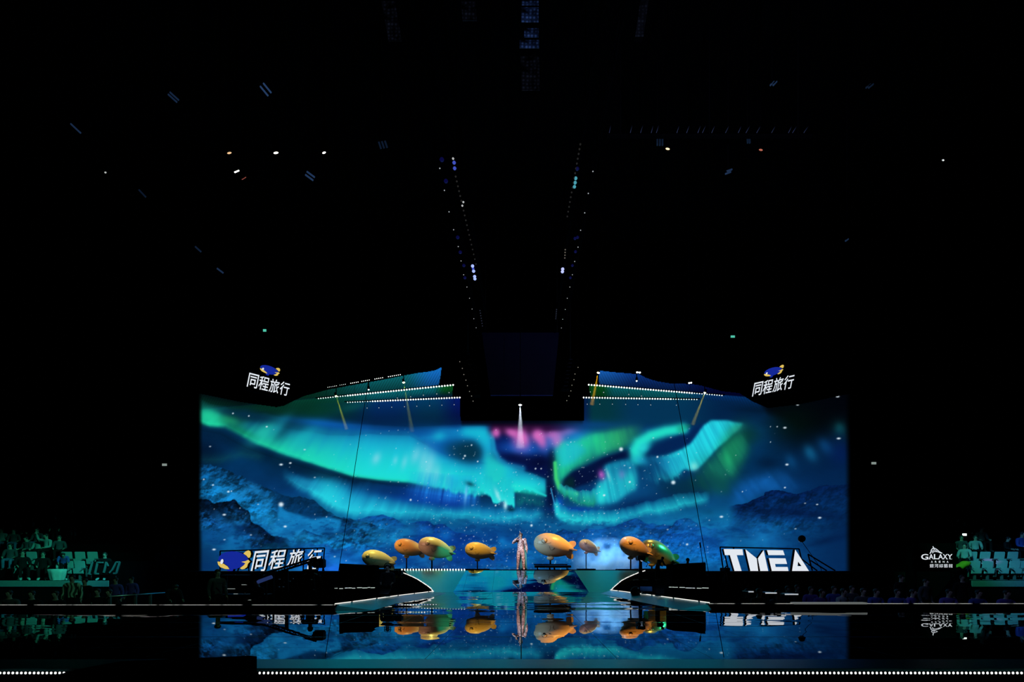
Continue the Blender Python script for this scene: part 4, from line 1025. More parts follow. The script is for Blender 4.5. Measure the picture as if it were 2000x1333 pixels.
M_BEAMS = {}
def beam_mat(name, dens):
    m = bpy.data.materials.new(name); m.use_nodes = True; nt = m.node_tree
    nt.nodes.remove(nt.nodes['Principled BSDF'])
    v = nd(nt, 'ShaderNodeVolumeScatter'); v.inputs['Color'].default_value = (1, 1, 1, 1); v.inputs['Density'].default_value = dens
    v.inputs['Anisotropy'].default_value = .2
    nt.links.new(v.outputs[0], nt.nodes['Material Output'].inputs['Volume']); return m
M_HAZE = beam_mat('lit_haze', .16)
def spot_fixture(x, y, d, col, watts, tgt, length, deg, label, lensr=.06, haze=True):
    p = px(x, y, d); t = px(*tgt); dr = (t - p).normalized()
    Q = Matrix.Translation((0, 0, 0)) @ dr.to_track_quat('Z', 'Y').to_matrix().to_4x4()
    r = empty('spotlight_fixture', tuple(p), 0, label, 'spotlight')
    MB().lathe([(0, -.16), (.03, -.16), (.045, -.12), (.05, -.04), (.05, -.015)], 14, Q).build('housing', M_BLACK, r)
    g = glow('spot_lens', tuple(.5 + .5 * c for c in col), 5.0)
    MB().ball((0, 0, -.01), (lensr, lensr, .03), 12, Q).build('lens', g, r)
    MB().tube([(0, 0, .1), (0, .03, .6)], .02, 6).tube([(0, .03, .6), (0, .03, 19.19 - p.z)], .012, 6).build('hanging_rod', M_BLACK, r)
    if haze:
        tn = math.tan(math.radians(deg / 2))
        h = MB().lathe([(0.0, .02), (.03, .03), (.03 + length * tn, length), (0.0, length)], 20, Q).build('light_beam', M_HAZE, r)
        l = spot('spotlight', p + dr * .03, t, col, watts, deg * 1.02, .8, .02)
    return r
spot_fixture(1016, 792, 23.9, (.75, .85, 1), 2200, (1016.5, 880, 23.9), 2.0, 15, 'single white spotlight pointing straight down above the singer', .08)
spot_fixture(788.5, 748, 20.6, (.55, .80, .03), 1800, (803, 835, 20.6), 2.0, 7, 'amber-green spotlight with slanting beam near the longest lamp row', .055)
spot_fixture(656.5, 774.5, 21.4, (.60, .80, .02), 1600, (676, 836, 21.4), 1.45, 7, 'yellow spotlight with slanting beam at the outer end of a lamp row', .05)
spot_fixture(1168.5, 729, 19.6, (1, .55, .01), 1500, (1156, 790, 19.6), 1.25, 9, 'orange spotlight at the inner corner above the middle lamp row', .055)
spot_fixture(1376.5, 768, 21.0, (.60, .66, .02), 1400, (1352, 832, 21.0), 1.4, 8, 'dull yellow spotlight slanting over the bright aurora curtain', .05)
for x, y, lb in ((720, 762, 'tiny spotlight between the two yellow-green beams'), (1243.5, 745, 'tiny white spotlight halfway along the blue curtain of light')):
    spot_fixture(x, y, 20.6, (.9, .95, 1), 60, (x, y + 60, 20.6), .5, 8, lb, .028, haze=False)
for k, (x, y) in enumerate(((1244.5, 728), (1249.5, 728.6), (1350, 748.5), (1346, 749))):
    spot_fixture(x, y, 19.0, (.9, .95, 1), 60, (x, y + 60, 19.0), .5, 8, ['first of two close white lamps on the wavy top edge', 'second of two close white lamps on the wavy top edge', 'outer lamp of the smaller pair on the falling edge', 'inner lamp of the smaller pair on the falling edge'][k], .04 if k < 2 else .03, haze=False)

# smoke rolling around the small lilac airship
def smoke():
    m = bpy.data.materials.new('stage_smoke'); m.use_nodes = True; nt = m.node_tree; L = nt.links.new
    nt.nodes.remove(nt.nodes['Principled BSDF'])
    v = nd(nt, 'ShaderNodeVolumeScatter'); v.inputs['Color'].default_value = (.9, .95, 1, 1); v.inputs['Anisotropy'].default_value = .1
    tc = nd(nt, 'ShaderNodeTexCoord'); no = nd(nt, 'ShaderNodeTexNoise'); no.inputs['Scale'].default_value = 1.5; no.inputs['Detail'].default_value = 5; no.inputs['Roughness'].default_value = .6
    L(tc.outputs['Object'], no.inputs['Vector'])
    mr = nd(nt, 'ShaderNodeMapRange'); L(no.outputs['Fac'], mr.inputs[0]); mr.inputs[1].default_value = .40; mr.inputs[2].default_value = .70
    sp = nd(nt, 'ShaderNodeVectorMath', operation='LENGTH'); sc = nd(nt, 'ShaderNodeVectorMath', operation='MULTIPLY')
    L(tc.outputs['Object'], sc.inputs[0]); sc.inputs[1].default_value = (1 / 1.95, 1 / 1.0, 1 / 1.45); L(sc.outputs[0], sp.inputs[0])
    fo = nd(nt, 'ShaderNodeMapRange'); L(sp.outputs['Value'], fo.inputs[0]); fo.inputs[1].default_value = 1.0; fo.inputs[2].default_value = .25
    mu = nd(nt, 'ShaderNodeMath', operation='MULTIPLY'); L(mr.outputs[0], mu.inputs[0]); L(fo.outputs[0], mu.inputs[1])
    mv = nd(nt, 'ShaderNodeMath', operation='MULTIPLY'); L(mu.outputs[0], mv.inputs[0]); mv.inputs[1].default_value = 4.2
    L(mv.outputs[0], v.inputs['Density']); L(v.outputs[0], nt.nodes['Material Output'].inputs['Volume'])
    c = px(1186, 1104, 26.0)
    o = MB().ball((0, 0, 0), (1.95, 1.0, 1.45), 24).build('stage_smoke', m)
    o.location = c
    tag(o, 'pale blue stage smoke billowing in front of the small lilac airship', 'smoke', kind='stuff')
smoke()

# two thin black cables running down to the pool edge
for (a, b, lb) in (((705, 838, 7.2), (635, 1285, 6.42), 'thin black slanting cable crossing the green ribbon of aurora'), ((1333, 838, 7.2), (1414, 1285, 6.42), 'thin black slanting cable crossing the bright cyan curtain')):
    p, q = px(*a), px(*b); e = p + (p - q) * 1.6
    while e.z > 19.1: e = p + (e - p) * .95
    top = q + (p - q) * ((19.19 - q.z) / (p.z - q.z))
    tag(MB().tube([q + (p - q) * -.0 + Vector((0, 0, 0)), top], .0045, 6).build('cable', M_BLACK), lb, 'cable')

# ---------------------------------------------------------------- rig under the roof
def roof_truss(sg):
    x = sg * 2.02
    lb = 'long black roof truss with blue and cyan lamps, ' + ('over the fold of aurora' if sg < 0 else 'over the green loop')
    r = empty('roof_truss', (x, 20, 13.3), 0, lb, 'truss')
    m = MB(); L_ = 13.0
    for dx in (-.25, .25):
        for dz in (.05, .5): m.box((dx, 0, dz), (.06, 2 * L_, .06))
    for k in range(26):
        y0 = -L_ + k; s = 1 if k % 2 else -1
        for dx in (-.25, .25): m.tube([(dx, y0, .275 - s * .22), (dx, y0 + 1, .275 + s * .22)], .02, 4, smooth=False)
        m.tube([(-.25 * s, y0, .05), (.25 * s, y0 + 1, .05)], .02, 4, smooth=False)
    m.build('truss_frame', M_HALL, r)
    each('suspension_cable', M_HALL, r, [lambda b, y=y: b.tube([(0, y, .5), (0, y, 5.89)], .02) for y in (-12, -4, 4, 12)])
    def put(name, lst, rad, mt, d_of):
        f = None
        for x_, y_ in lst:
            d = d_of(y_); p = px(x_, y_, d) - Vector((x, 20, 13.3))
            if f is None: f = MB().ball((0, 0, 0), (rad, rad, rad * .8), 8).build(name, mt, r); f.location = p
            else:
                c = f.copy(); COL.objects.link(c); c.location = p
    dd = lambda y: (13.22 - EYE) * F / (HZ - y)
    if sg < 0:
        put('lamp', [(923, 520), (925, 530), (927, 540.5), (927.5, 545)], .07, glow('lamp_bluewhite', (.35, .45, 1), 1.2), dd)
        put('lamp', [(885, 310), (903, 402), (905, 395)], .035, glow('lamp_pin', (.9, .9, .9), .5), dd)
        put('lamp', [(887, 318), (888, 329), (924, 525)], .055, M_BLUELED, dd)
        put('lamp', [(863 + .0, 312), (871, 354), (894, 464), (899, 493), (906, 519), (908, 543)], .07, glow('lamp_deepblue', (.02, .02, .35), .12), dd)
        put('pin_lamp', [(859, 329), (868, 372), (877, 414), (886, 449), (895, 482), (900.5, 510), (905.5, 537), (912, 561), (917, 583), (922, 604), (925.5, 623), (930, 640.6)], .02, M_LAMPDIM, dd)
        put('pin_lamp', [(890 + 2.2 * k, 345 + 9.5 * k) for k in range(19)], .03, glow('lamp_ember', (.5, .45, .4), .035), dd)
        put('pin_lamp', [(937.5 + .8 * k, 607 + 5 * k) for k in range(7)], .03, glow('lamp_faint', (.3, .35, .6), .06), dd)
    else:
        put('lamp', [(1124.5, 348.5), (1123.3, 357), (1122, 365)], .055, M_CYANLED, dd)
        put('lamp', [(1099, 526), (1098.5, 531)], .07, glow('lamp_bluewhite', (.45, .5, 1), 1.2), dd)
        put('lamp', [(1127.5, 330), (1123, 466), (1124, 492), (1118, 519), (1114, 543), (1128, 464)], .06, glow('lamp_deepblue', (.02, .02, .35), .12), dd)
        put('pin_lamp', [(1158, 335), (1149, 378), (1142, 416), (1134, 450), (1129, 483), (1122.5, 511), (1118, 537), (1113, 561), (1108, 583), (1104, 605), (1099, 624), (1096.5, 641)], .02, M_LAMPDIM, dd)
        put('pin_lamp', [(1133.5 - 1.7 * k, 282 + 9.4 * k) for k in range(16)], .03, glow('lamp_ember', (.5, .45, .4), .03), dd)
        put('pin_lamp', [(1104 - .3 * k, 488 + 5.4 * k) for k in range(4)], .028, glow('lamp_tan', (.6, .5, .4), .2), dd)
        put('pin_lamp', [(1087 - .3 * k, 605 + 3.6 * k) for k in range(6)], .03, glow('lamp_faint', (.3, .35, .6), .06), dd)
roof_truss(-1); roof_truss(1)

def drop_batten(pts, label, d=25.2):
    a, b = px(*pts[0], d), px(*pts[-1], d)
    r = empty('drop_batten', tuple(a), 0, label, 'light batten')
    m = MB().tube([(0, .08, .15), b - a + Vector((0, .08, -.1))], .05, 6); m.tube([(0, .08, .1), (0, .08, 19.19 - a.z)], .012)
    m.build('pole', M_BLACK, r)
    f = None
    for p in pts:
        q = px(*p, d) - a
        if f is None: f = MB().ball((0, 0, 0), .022, 6).build('pin_lamp', glow('lamp_cream', (1, .92, .75), .28), r); f.location = q
        else:
            c = f.copy(); COL.objects.link(c); c.location = q
drop_batten([(898, 707), (903, 720), (906, 732), (910, 743), (913, 754), (917, 765), (921, 774), (924, 784)], 'slanting batten of pin lamps at the inner end of the side with two beams')
drop_batten([(1129, 718), (1123, 731), (1121, 742), (1117, 753), (1115, 764), (1111, 774), (1107, 783)], 'slanting batten of pin lamps beside the orange spotlight')
def line_array(x, y0, y1, lean, label, d=26.0):
    a = px(x, y0, d); b = px(x + lean, y1, d)
    r = empty('line_array', tuple(a), 0, label, 'loudspeaker')
    n = 8; gt = mat('array_trim', (.10, .12, .2), .5)
    for k in range(n):
        c = (b - a) * ((k + .5) / n); h = (a.z - b.z) / n * .93
        cb = MB().box((c.x, .25, c.z), (.40, .5, h), None, 0, .02).build('cabinet', M_BLACK, r)
        MB().box((c.x, -.012, c.z + h * .32), (.20, .02, .022)).build('grille_trim', gt, cb)
    MB().tube([(0, .25, 0), (0, .25, 19.19 - a.z)], .02).build('suspension_cable', M_DKSTEEL, r)
line_array(913, 690, 772, 18, 'curved black loudspeaker column hanging beside the lamp rows with two beams')
line_array(1115, 701, 760, -11, 'curved black loudspeaker column hanging beside the orange spotlight')

def downlight(x, y, w, col, st, label, tilt=0.0, d=15.5):
    p = px(x, y, d); s = d / F
    r = empty('ceiling_spotlight', tuple(p), 0, label, 'ceiling lamp')
    Q = Matrix.Rotation(tilt, 4, 'Y')
    MB().lathe([(0, .5), (w * s * .5, .5), (w * s * .7, .42), (w * s * .72, .02), (w * s * .6, .0)], 16).build('housing', M_BLACK, r)
    MB().ball((0, 0, 0), (w * s * .48, w * s * .14, .028), 14, Q).build('lens', glow('downlight_glow', col, st), r)
    MB().tube([(0, 0, .45), (0, 0, 19.19 - p.z)], .02).build('hanging_rod', M_BLACK, r)
downlight(448, 299, 9, (1, .62, .32), .9, 'small orange ceiling spotlight, first of three in a row', -.2)
downlight(539, 298.8, 10, (1, .93, .8), 3, 'bright warm ceiling spotlight in the middle of three', -.15)
downlight(633, 298.5, 7.5, (1, .95, .88), 3, 'white ceiling spotlight, last of three in a row', -.35)
downlight(1304, 291, 8.5, (1, .72, .38), 2, 'amber ceiling spotlight beneath the faint catwalk rail', .2)
downlight(1486, 293, 8, (.9, .25, .16), .5, 'dull red ceiling spotlight beneath the faint catwalk rail', .2)
downlight(206, 337, 4.5, (.75, .78, .75), .6, 'tiny grey ceiling lamp far out in the dark', -.3)
downlight(1842, 313, 5, (.85, .9, .9), .8, 'tiny pale ceiling lamp far out above the arena sign', .3)
def glow_strip(x, y, dx, dy, col, st, label, d=14.0, n=1, sep=(0, 0), w=.024):
    p = px(x, y, d); s = d / F
    r = empty('glow_strip', tuple(p), 0, label, 'ceiling lamp')  # also makes the blue-lit roof baffles, which are not lamps
    b = MB()
    for k in range(n):
        o = Vector((sep[0] * k * s, 0, -sep[1] * k * s)); e = Vector((dx * s / 2, .04, -dy * s / 2))
        if k == 0: f = MB().tube([-e, e], w, 8).build('tube', glow('tube_glow', col, st), r); f.location = o
        else:
            c = f.copy(); COL.objects.link(c); c.location = o
        b.tube([o - e + Vector((0, 0, w * 1.6)), o + e + Vector((0, 0, w * 1.6))], w * .9, 6)
    b.tube([(0, 0, w), (0, 0, 19.19 - p.z)], .015, 6); b.build('fitting', M_BLACK, r)
glow_strip(462.5, 335, 5, -8, (1, .98, .95), 3, 'short slanted white tube lamp below the orange ceiling spotlight', w=.018)
glow_strip(476.5, 348.5, 4.5, -9, (.7, .16, .12), .35, 'short slanted red tube lamp below the white one', w=.010)
BL = (.10, .24, .62)  # roof baffles lit blue; that light is put in as emission
for x, y, dx, dy, n, sep, st, lb in ((516, 178, 12, 13, 2, (6, -6), .11, 'pair of faint blue strips above the three ceiling spotlights'),
        (337, 192, 13, 10, 2, (3.5, -4), .045, 'pair of very faint violet strips beyond the orange ceiling spotlight'),
        (148, 251, 14, 13, 1, (0, 0), .055, 'single faint teal strip at the far side of the roof'),
        (604, 347, 13, 7, 2, (3, -6), .09, 'pair of faint blue strips below the three ceiling spotlights'),
        (742, 284, 3, 9, 3, (6, -1), .022, 'three very faint short strips beside the lamp truss'),
        (1508, 163, 9, -12, 2, (5.5, 0), .06, 'pair of faint blue strips high above the catwalk rail'),
        (1422, 338, 12, -8, 2, (2.5, -5), .06, 'pair of faint blue strips below the amber ceiling spotlight'),
        (1284, 277, 1.5, 11, 3, (5, 0), .022, 'three very faint strips just over the amber ceiling spotlight'),
        (1460, 272, 4, 12, 2, (4, 0), .022, 'two very faint strips between the amber and red ceiling spotlights'),
        (1696, 168, 12, -12, 2, (5, 0), .022, 'pair of barely lit strips far out beyond the catwalk'),
        (1654, 469, 8, -7, 1, (0, 0), .05, 'single faint violet strip far above the big TMEA letters'),
        (387, 487, 8, 7, 1, (0, 0), .03, 'single faint violet strip far out, upper of two in line'),
        (430, 529, 9, 6, 1, (0, 0), .06, 'single faint blue strip far out, lower of two in line'),
        (278, 378, 9, 10, 1, (0, 0), .02, 'single dark violet strip near the tiny grey ceiling lamp')):
    glow_strip(x, y, dx, dy, BL, st * 1.6, lb, n=n, sep=sep)
# catwalk with a faint rail
def catwalk():
    d = 13.2; a = px(1190, 259, d)
    r = empty('catwalk_railing', tuple(a), 0, 'faint grey catwalk railing with slanted posts under the dark roof', 'railing')
    mt = mat('rail_grey', (.30, .32, .42), .5)
    g = mt
    for k, (x, l) in enumerate(((1190, 3), (1231, 4), (1251, 5), (1272, 4), (1282, 5), (1322, 5), (1341, 6), (1363, 6), (1372, 7), (1390, 7), (1417, 8), (1442, 7), (1457, 9), (1478, 9), (1507, 9), (1540, 8), (1548, 10), (1570, 11))):
        p = px(x, 259.5, d) - a; q = px(x + l, 243.5, d + .2) - a
        MB().tube([p, q], .008, 5).build('post', g, r)
    MB().tube([(-.1, .02, -.02), px(1580, 260, d) - a + Vector((0, .02, -.02))], .012, 5).box((2.6, .06, -.05), (5.3, .10, .05)).build('deck', M_BLACK, r)
    m = MB()
    for x in (.3, 2.6, 4.9): m.tube([(x, .06, -.05), (x, .06, 19.19 - a.z)], .02)
    m.build('hanging_rod', M_BLACK, r)
catwalk()
# dotted lamp matrices hanging nearly overhead
def dot_mat(name, col, st, sc):
    m = bpy.data.materials.new(name); m.use_nodes = True; nt = m.node_tree; L = nt.links.new
    b = nt.nodes['Principled BSDF']; b.inputs['Base Color'].default_value = (.01, .01, .012, 1)
    tc = nd(nt, 'ShaderNodeTexCoord'); vo = nd(nt, 'ShaderNodeTexVoronoi'); vo.inputs['Scale'].default_value = sc; vo.inputs['Randomness'].default_value = .3
    L(tc.outputs['Object'], vo.inputs['Vector'])
    mr = nd(nt, 'ShaderNodeMapRange'); L(vo.outputs['Distance'], mr.inputs[0]); mr.inputs[1].default_value = .42; mr.inputs[2].default_value = .12; mr.inputs[3].default_value = .22; mr.inputs[4].default_value = 1.2
    no = nd(nt, 'ShaderNodeTexNoise'); no.inputs['Scale'].default_value = 4; L(tc.outputs['Object'], no.inputs['Vector'])
    n2 = nd(nt, 'ShaderNodeMapRange'); L(no.outputs['Fac'], n2.inputs[0]); n2.inputs[1].default_value = .35; n2.inputs[2].default_value = .7
    mu = nd(nt, 'ShaderNodeMath', operation='MULTIPLY'); L(mr.outputs[0], mu.inputs[0]); L(n2.outputs[0], mu.inputs[1])
    mv = nd(nt, 'ShaderNodeMath', operation='MULTIPLY'); L(mu.outputs[0], mv.inputs[0]); mv.inputs[1].default_value = st
    b.inputs['Emission Color'].default_value = (*col, 1); L(mv.outputs[0], b.inputs['Emission Strength']); m.cycles.emission_sampling = 'NONE'
    return m
def matrix_panel(x0, y0, x1, y1, lean, mt, label, d=12.5):
    a = px((x0 + x1) / 2, (y0 + y1) / 2, d); s = d / F; w = (x1 - x0) * s; h = (y1 - y0) * s; k = lean * s
    r = empty('lamp_matrix', tuple(a), 0, label, 'lamp panel')
    q = [(-w / 2 - k / 2, h / 2), (w / 2 - k / 2, h / 2), (w / 2 + k / 2, -h / 2), (-w / 2 + k / 2, -h / 2)]
    MB().prism(q, .02).build('lamp_face', mt, r)
    MB().prism([(x * 1.03, z * 1.03) for x, z in q], .12).build('housing', M_BLACK, r, (0, .022, 0))
    MB().tube([(0, .17, -h / 2), (0, .17, 19.19 - a.z)], .02).build('suspension_cable', M_HALL, r)
B1 = dot_mat('dots_blue', (.10, .22, .75), .16, 11); B2 = dot_mat('dots_faint', (.2, .25, .5), .025, 11)
for x0, y0, x1, y1, ln, mt, lb in ((1019, 1, 1052, 9, 0, B1, 'narrow blue dotted lamp panel at the very top of the central column'), (1018, 14, 1052, 42, 0, B1, 'tallest blue dotted lamp panel of the central column'), (1024, 55, 1052, 72, 0, B1, 'third blue dotted lamp panel of the central column, with a bright patch'), (1015, 78, 1053, 93, 0, B1, 'lowest bright blue dotted lamp panel of the central column'), (1018, 110, 1054, 176, 2, B2, 'tall unlit lamp panel at the foot of the central column'), (752, 2, 778, 80, 14, B2, 'faint leaning dotted lamp panel, outermost beyond the truss'), (902, 2, 930, 40, 3, B2, 'faint dotted lamp panel between the leaning one and the central column'), (1246, 0, 1262, 70, -10, B2, 'faint narrow dotted lamp panel on the other side of the central column')):
    matrix_panel(x0, y0, x1, y1, ln, mt, lb)
# ---------------------------------------------------------------- people
M_SKIN = mat('skin', (.52, .34, .25), .5, var=.08)
M_HAIR = mat('dark_hair', (.012, .010, .009), .5)
M_DARKCLOTH = mat('dark_cloth', (.009, .009, .010), .85, spec=.1)
M_GREYCLOTH = mat('grey_cloth', (.06, .06, .065), .85)
M_PALECLOTH = mat('pale_cloth', (.38, .38, .36), .85)
M_BLUECLOTH = mat('blue_cloth', (.05, .08, .35), .8)
M_VIOLET = mat('violet_cloth', (.16, .08, .4), .8)
M_DENIM = mat('denim', (.10, .16, .28), .9)
M_SHOE = mat('dark_shoe', (.02, .02, .02), .5)
M_PALESHOE = mat('pale_shoe', (.6, .6, .58), .5)
def pattern_cloth():
    m = bpy.data.materials.new('patterned_shirt'); m.use_nodes = True; nt = m.node_tree; L = nt.links.new
    b = nt.nodes['Principled BSDF']; b.inputs['Roughness'].default_value = .8
    tc = nd(nt, 'ShaderNodeTexCoord'); w = nd(nt, 'ShaderNodeTexWave'); w.inputs['Scale'].default_value = 3.2; w.inputs['Distortion'].default_value = 9; w.inputs['Detail'].default_value = 1
    L(tc.outputs['Object'], w.inputs['Vector'])
    cr = nd(nt, 'ShaderNodeValToRGB'); cr.color_ramp.elements[0].position = .42; cr.color_ramp.elements[0].color = (.02, .05, .03, 1); cr.color_ramp.elements[1].position = .5; cr.color_ramp.elements[1].color = (.65, .75, .55, 1)
    L(w.outputs['Fac'], cr.inputs[0]); L(cr.outputs[0], b.inputs['Base Color']); return m
M_PATTERN = pattern_cloth()

def skinned(joints, edges, root, sub=1):
    """joints {name: (pos, radius)}; grows one continuous surface over the skeleton"""
    names = list(joints); ix = {n: i for i, n in enumerate(names)}
    me = bpy.data.meshes.new('body'); me.from_pydata([joints[n][0] for n in names], [(ix[a], ix[b]) for a, b in edges], [])
    o = bpy.data.objects.new('body', me); COL.objects.link(o)
    md = o.modifiers.new('skin', 'SKIN'); md.use_smooth_shade = True; md.branch_smoothing = .4
    for n in names:
        sv = me.skin_vertices[0].data[ix[n]]; r = joints[n][1]
        sv.radius = r if isinstance(r, tuple) else (r, r); sv.use_root = (n == root)
    if sub:
        s = o.modifiers.new('sub', 'SUBSURF'); s.levels = sub; s.render_levels = sub
    bpy.context.view_layer.update()
    out = bpy.data.meshes.new_from_object(o.evaluated_get(bpy.context.evaluated_depsgraph_get()))
    bpy.data.objects.remove(o); bpy.data.meshes.remove(me)
    out.polygons.foreach_set('use_smooth', [True] * len(out.polygons))
    return out

def skeleton(pose):
    V_ = Vector
    if pose in ('stand', 'lean', 'singer', 'operate'):
        pel = V_((0, 0, .95)); sp = V_((0, .01, 1.16)); ch = V_((0, .01, 1.34)); nk = V_((0, 0, 1.49)); hb = V_((0, -.015, 1.57)); ht = V_((0, -.02, 1.70))
        if pose == 'lean': sp += V_((0, -.10, -.02)); ch += V_((0, -.24, -.08)); nk += V_((0, -.36, -.16)); hb += V_((0, -.41, -.18)); ht += V_((0, -.47, -.2))
        hips = {s: V_((s * .095, 0, .92)) for s in (-1, 1)}
        knee = {s: V_((s * .105, -.03, .50)) for s in (-1, 1)}; ank = {s: V_((s * .11, .02, .085)) for s in (-1, 1)}
        if pose == 'singer': knee = {s: V_((s * .12, -.03, .50)) for s in (-1, 1)}; ank = {s: V_((s * .14, .02, .085)) for s in (-1, 1)}
        toe = {s: ank[s] + V_((s * .02, -.17, -.05)) for s in (-1, 1)}
    else:
        pel = V_((0, 0, .50)); sp = V_((0, .03, .70)); ch = V_((0, .03, .88)); nk = V_((0, .0, 1.03)); hb = V_((0, -.02, 1.11)); ht = V_((0, -.025, 1.24))
        hips = {s: V_((s * .095, -.03, .49)) for s in (-1, 1)}
        knee = {s: V_((s * .13, -.44, .50)) for s in (-1, 1)}; ank = {s: V_((s * .12, -.46, .085)) for s in (-1, 1)}
        toe = {s: ank[s] + V_((s * .02, -.17, -.05)) for s in (-1, 1)}
    dz = ch - V_((0, .01, 1.34))
    sh = {s: V_((s * .185, .01, 1.42)) + dz for s in (-1, 1)}
    if pose == 'stand' : el = {s: sh[s] + V_((s * .06, .03, -.29)) for s in (-1, 1)}; wr = {s: el[s] + V_((s * .0, -.09, -.235)) for s in (-1, 1)}
    elif pose == 'sit': el = {s: sh[s] + V_((s * .06, -.06, -.28)) for s in (-1, 1)}; wr = {s: el[s] + V_((-s * .05, -.22, -.06)) for s in (-1, 1)}
    elif pose == 'wave':
        el = {-1: sh[-1] + V_((-.2, -.1, .05)), 1: sh[1] + V_((.06, -.06, -.28))}; wr = {-1: el[-1] + V_((.02, -.08, .24)), 1: el[1] + V_((-.05, -.22, -.06))}
    elif pose == 'lean': el = {s: sh[s] + V_((s * .04, -.13, -.25)) for s in (-1, 1)}; wr = {s: el[s] + V_((-s * .03, -.2, -.1)) for s in (-1, 1)}
    elif pose == 'operate': el = {s: sh[s] + V_((s * .1, -.15, -.22)) for s in (-1, 1)}; wr = {s: el[s] + V_((-s * .1, -.2, .10)) for s in (-1, 1)}
    else: el = {-1: sh[-1] + V_((-.17, -.12, -.13)), 1: sh[1] + V_((.07, .02, -.28))}; wr = {-1: el[-1] + V_((.17, -.12, .18)), 1: el[1] + V_((.03, -.08, -.23))}
    J = {'pel': (pel, (.155, .115)), 'sp': (sp, (.135, .10)), 'ch': (ch, (.155, .11)), 'nk': (nk, .055), 'hb': (hb, (.07, .082)), 'hm': ((hb + ht) / 2 + V_((0, -.005, 0)), (.078, .098)), 'ht': (ht, (.05, .06))}
    E = [('pel', 'sp'), ('sp', 'ch'), ('ch', 'nk'), ('nk', 'hb'), ('hb', 'hm'), ('hm', 'ht')]
    for s, t in ((-1, 'a'), (1, 'b')):
        J['sh' + t] = (sh[s], .062); J['el' + t] = (el[s], .042); J['wr' + t] = (wr[s], .029)
        d = (wr[s] - el[s]).normalized(); lat = d.cross(V_((0, 1, .2))).normalized()
        J['pa' + t] = (wr[s] + d * .06, .034)
        E += [('ch', 'sh' + t), ('sh' + t, 'el' + t), ('el' + t, 'wr' + t), ('wr' + t, 'pa' + t)]
        J['hp' + t] = (hips[s], .088); J['kn' + t] = (knee[s], .058); J['an' + t] = (ank[s], .040); J['to' + t] = (toe[s], .033)
        E += [('pel', 'hp' + t), ('hp' + t, 'kn' + t), ('kn' + t, 'an' + t), ('an' + t, 'to' + t)]
    return J, E

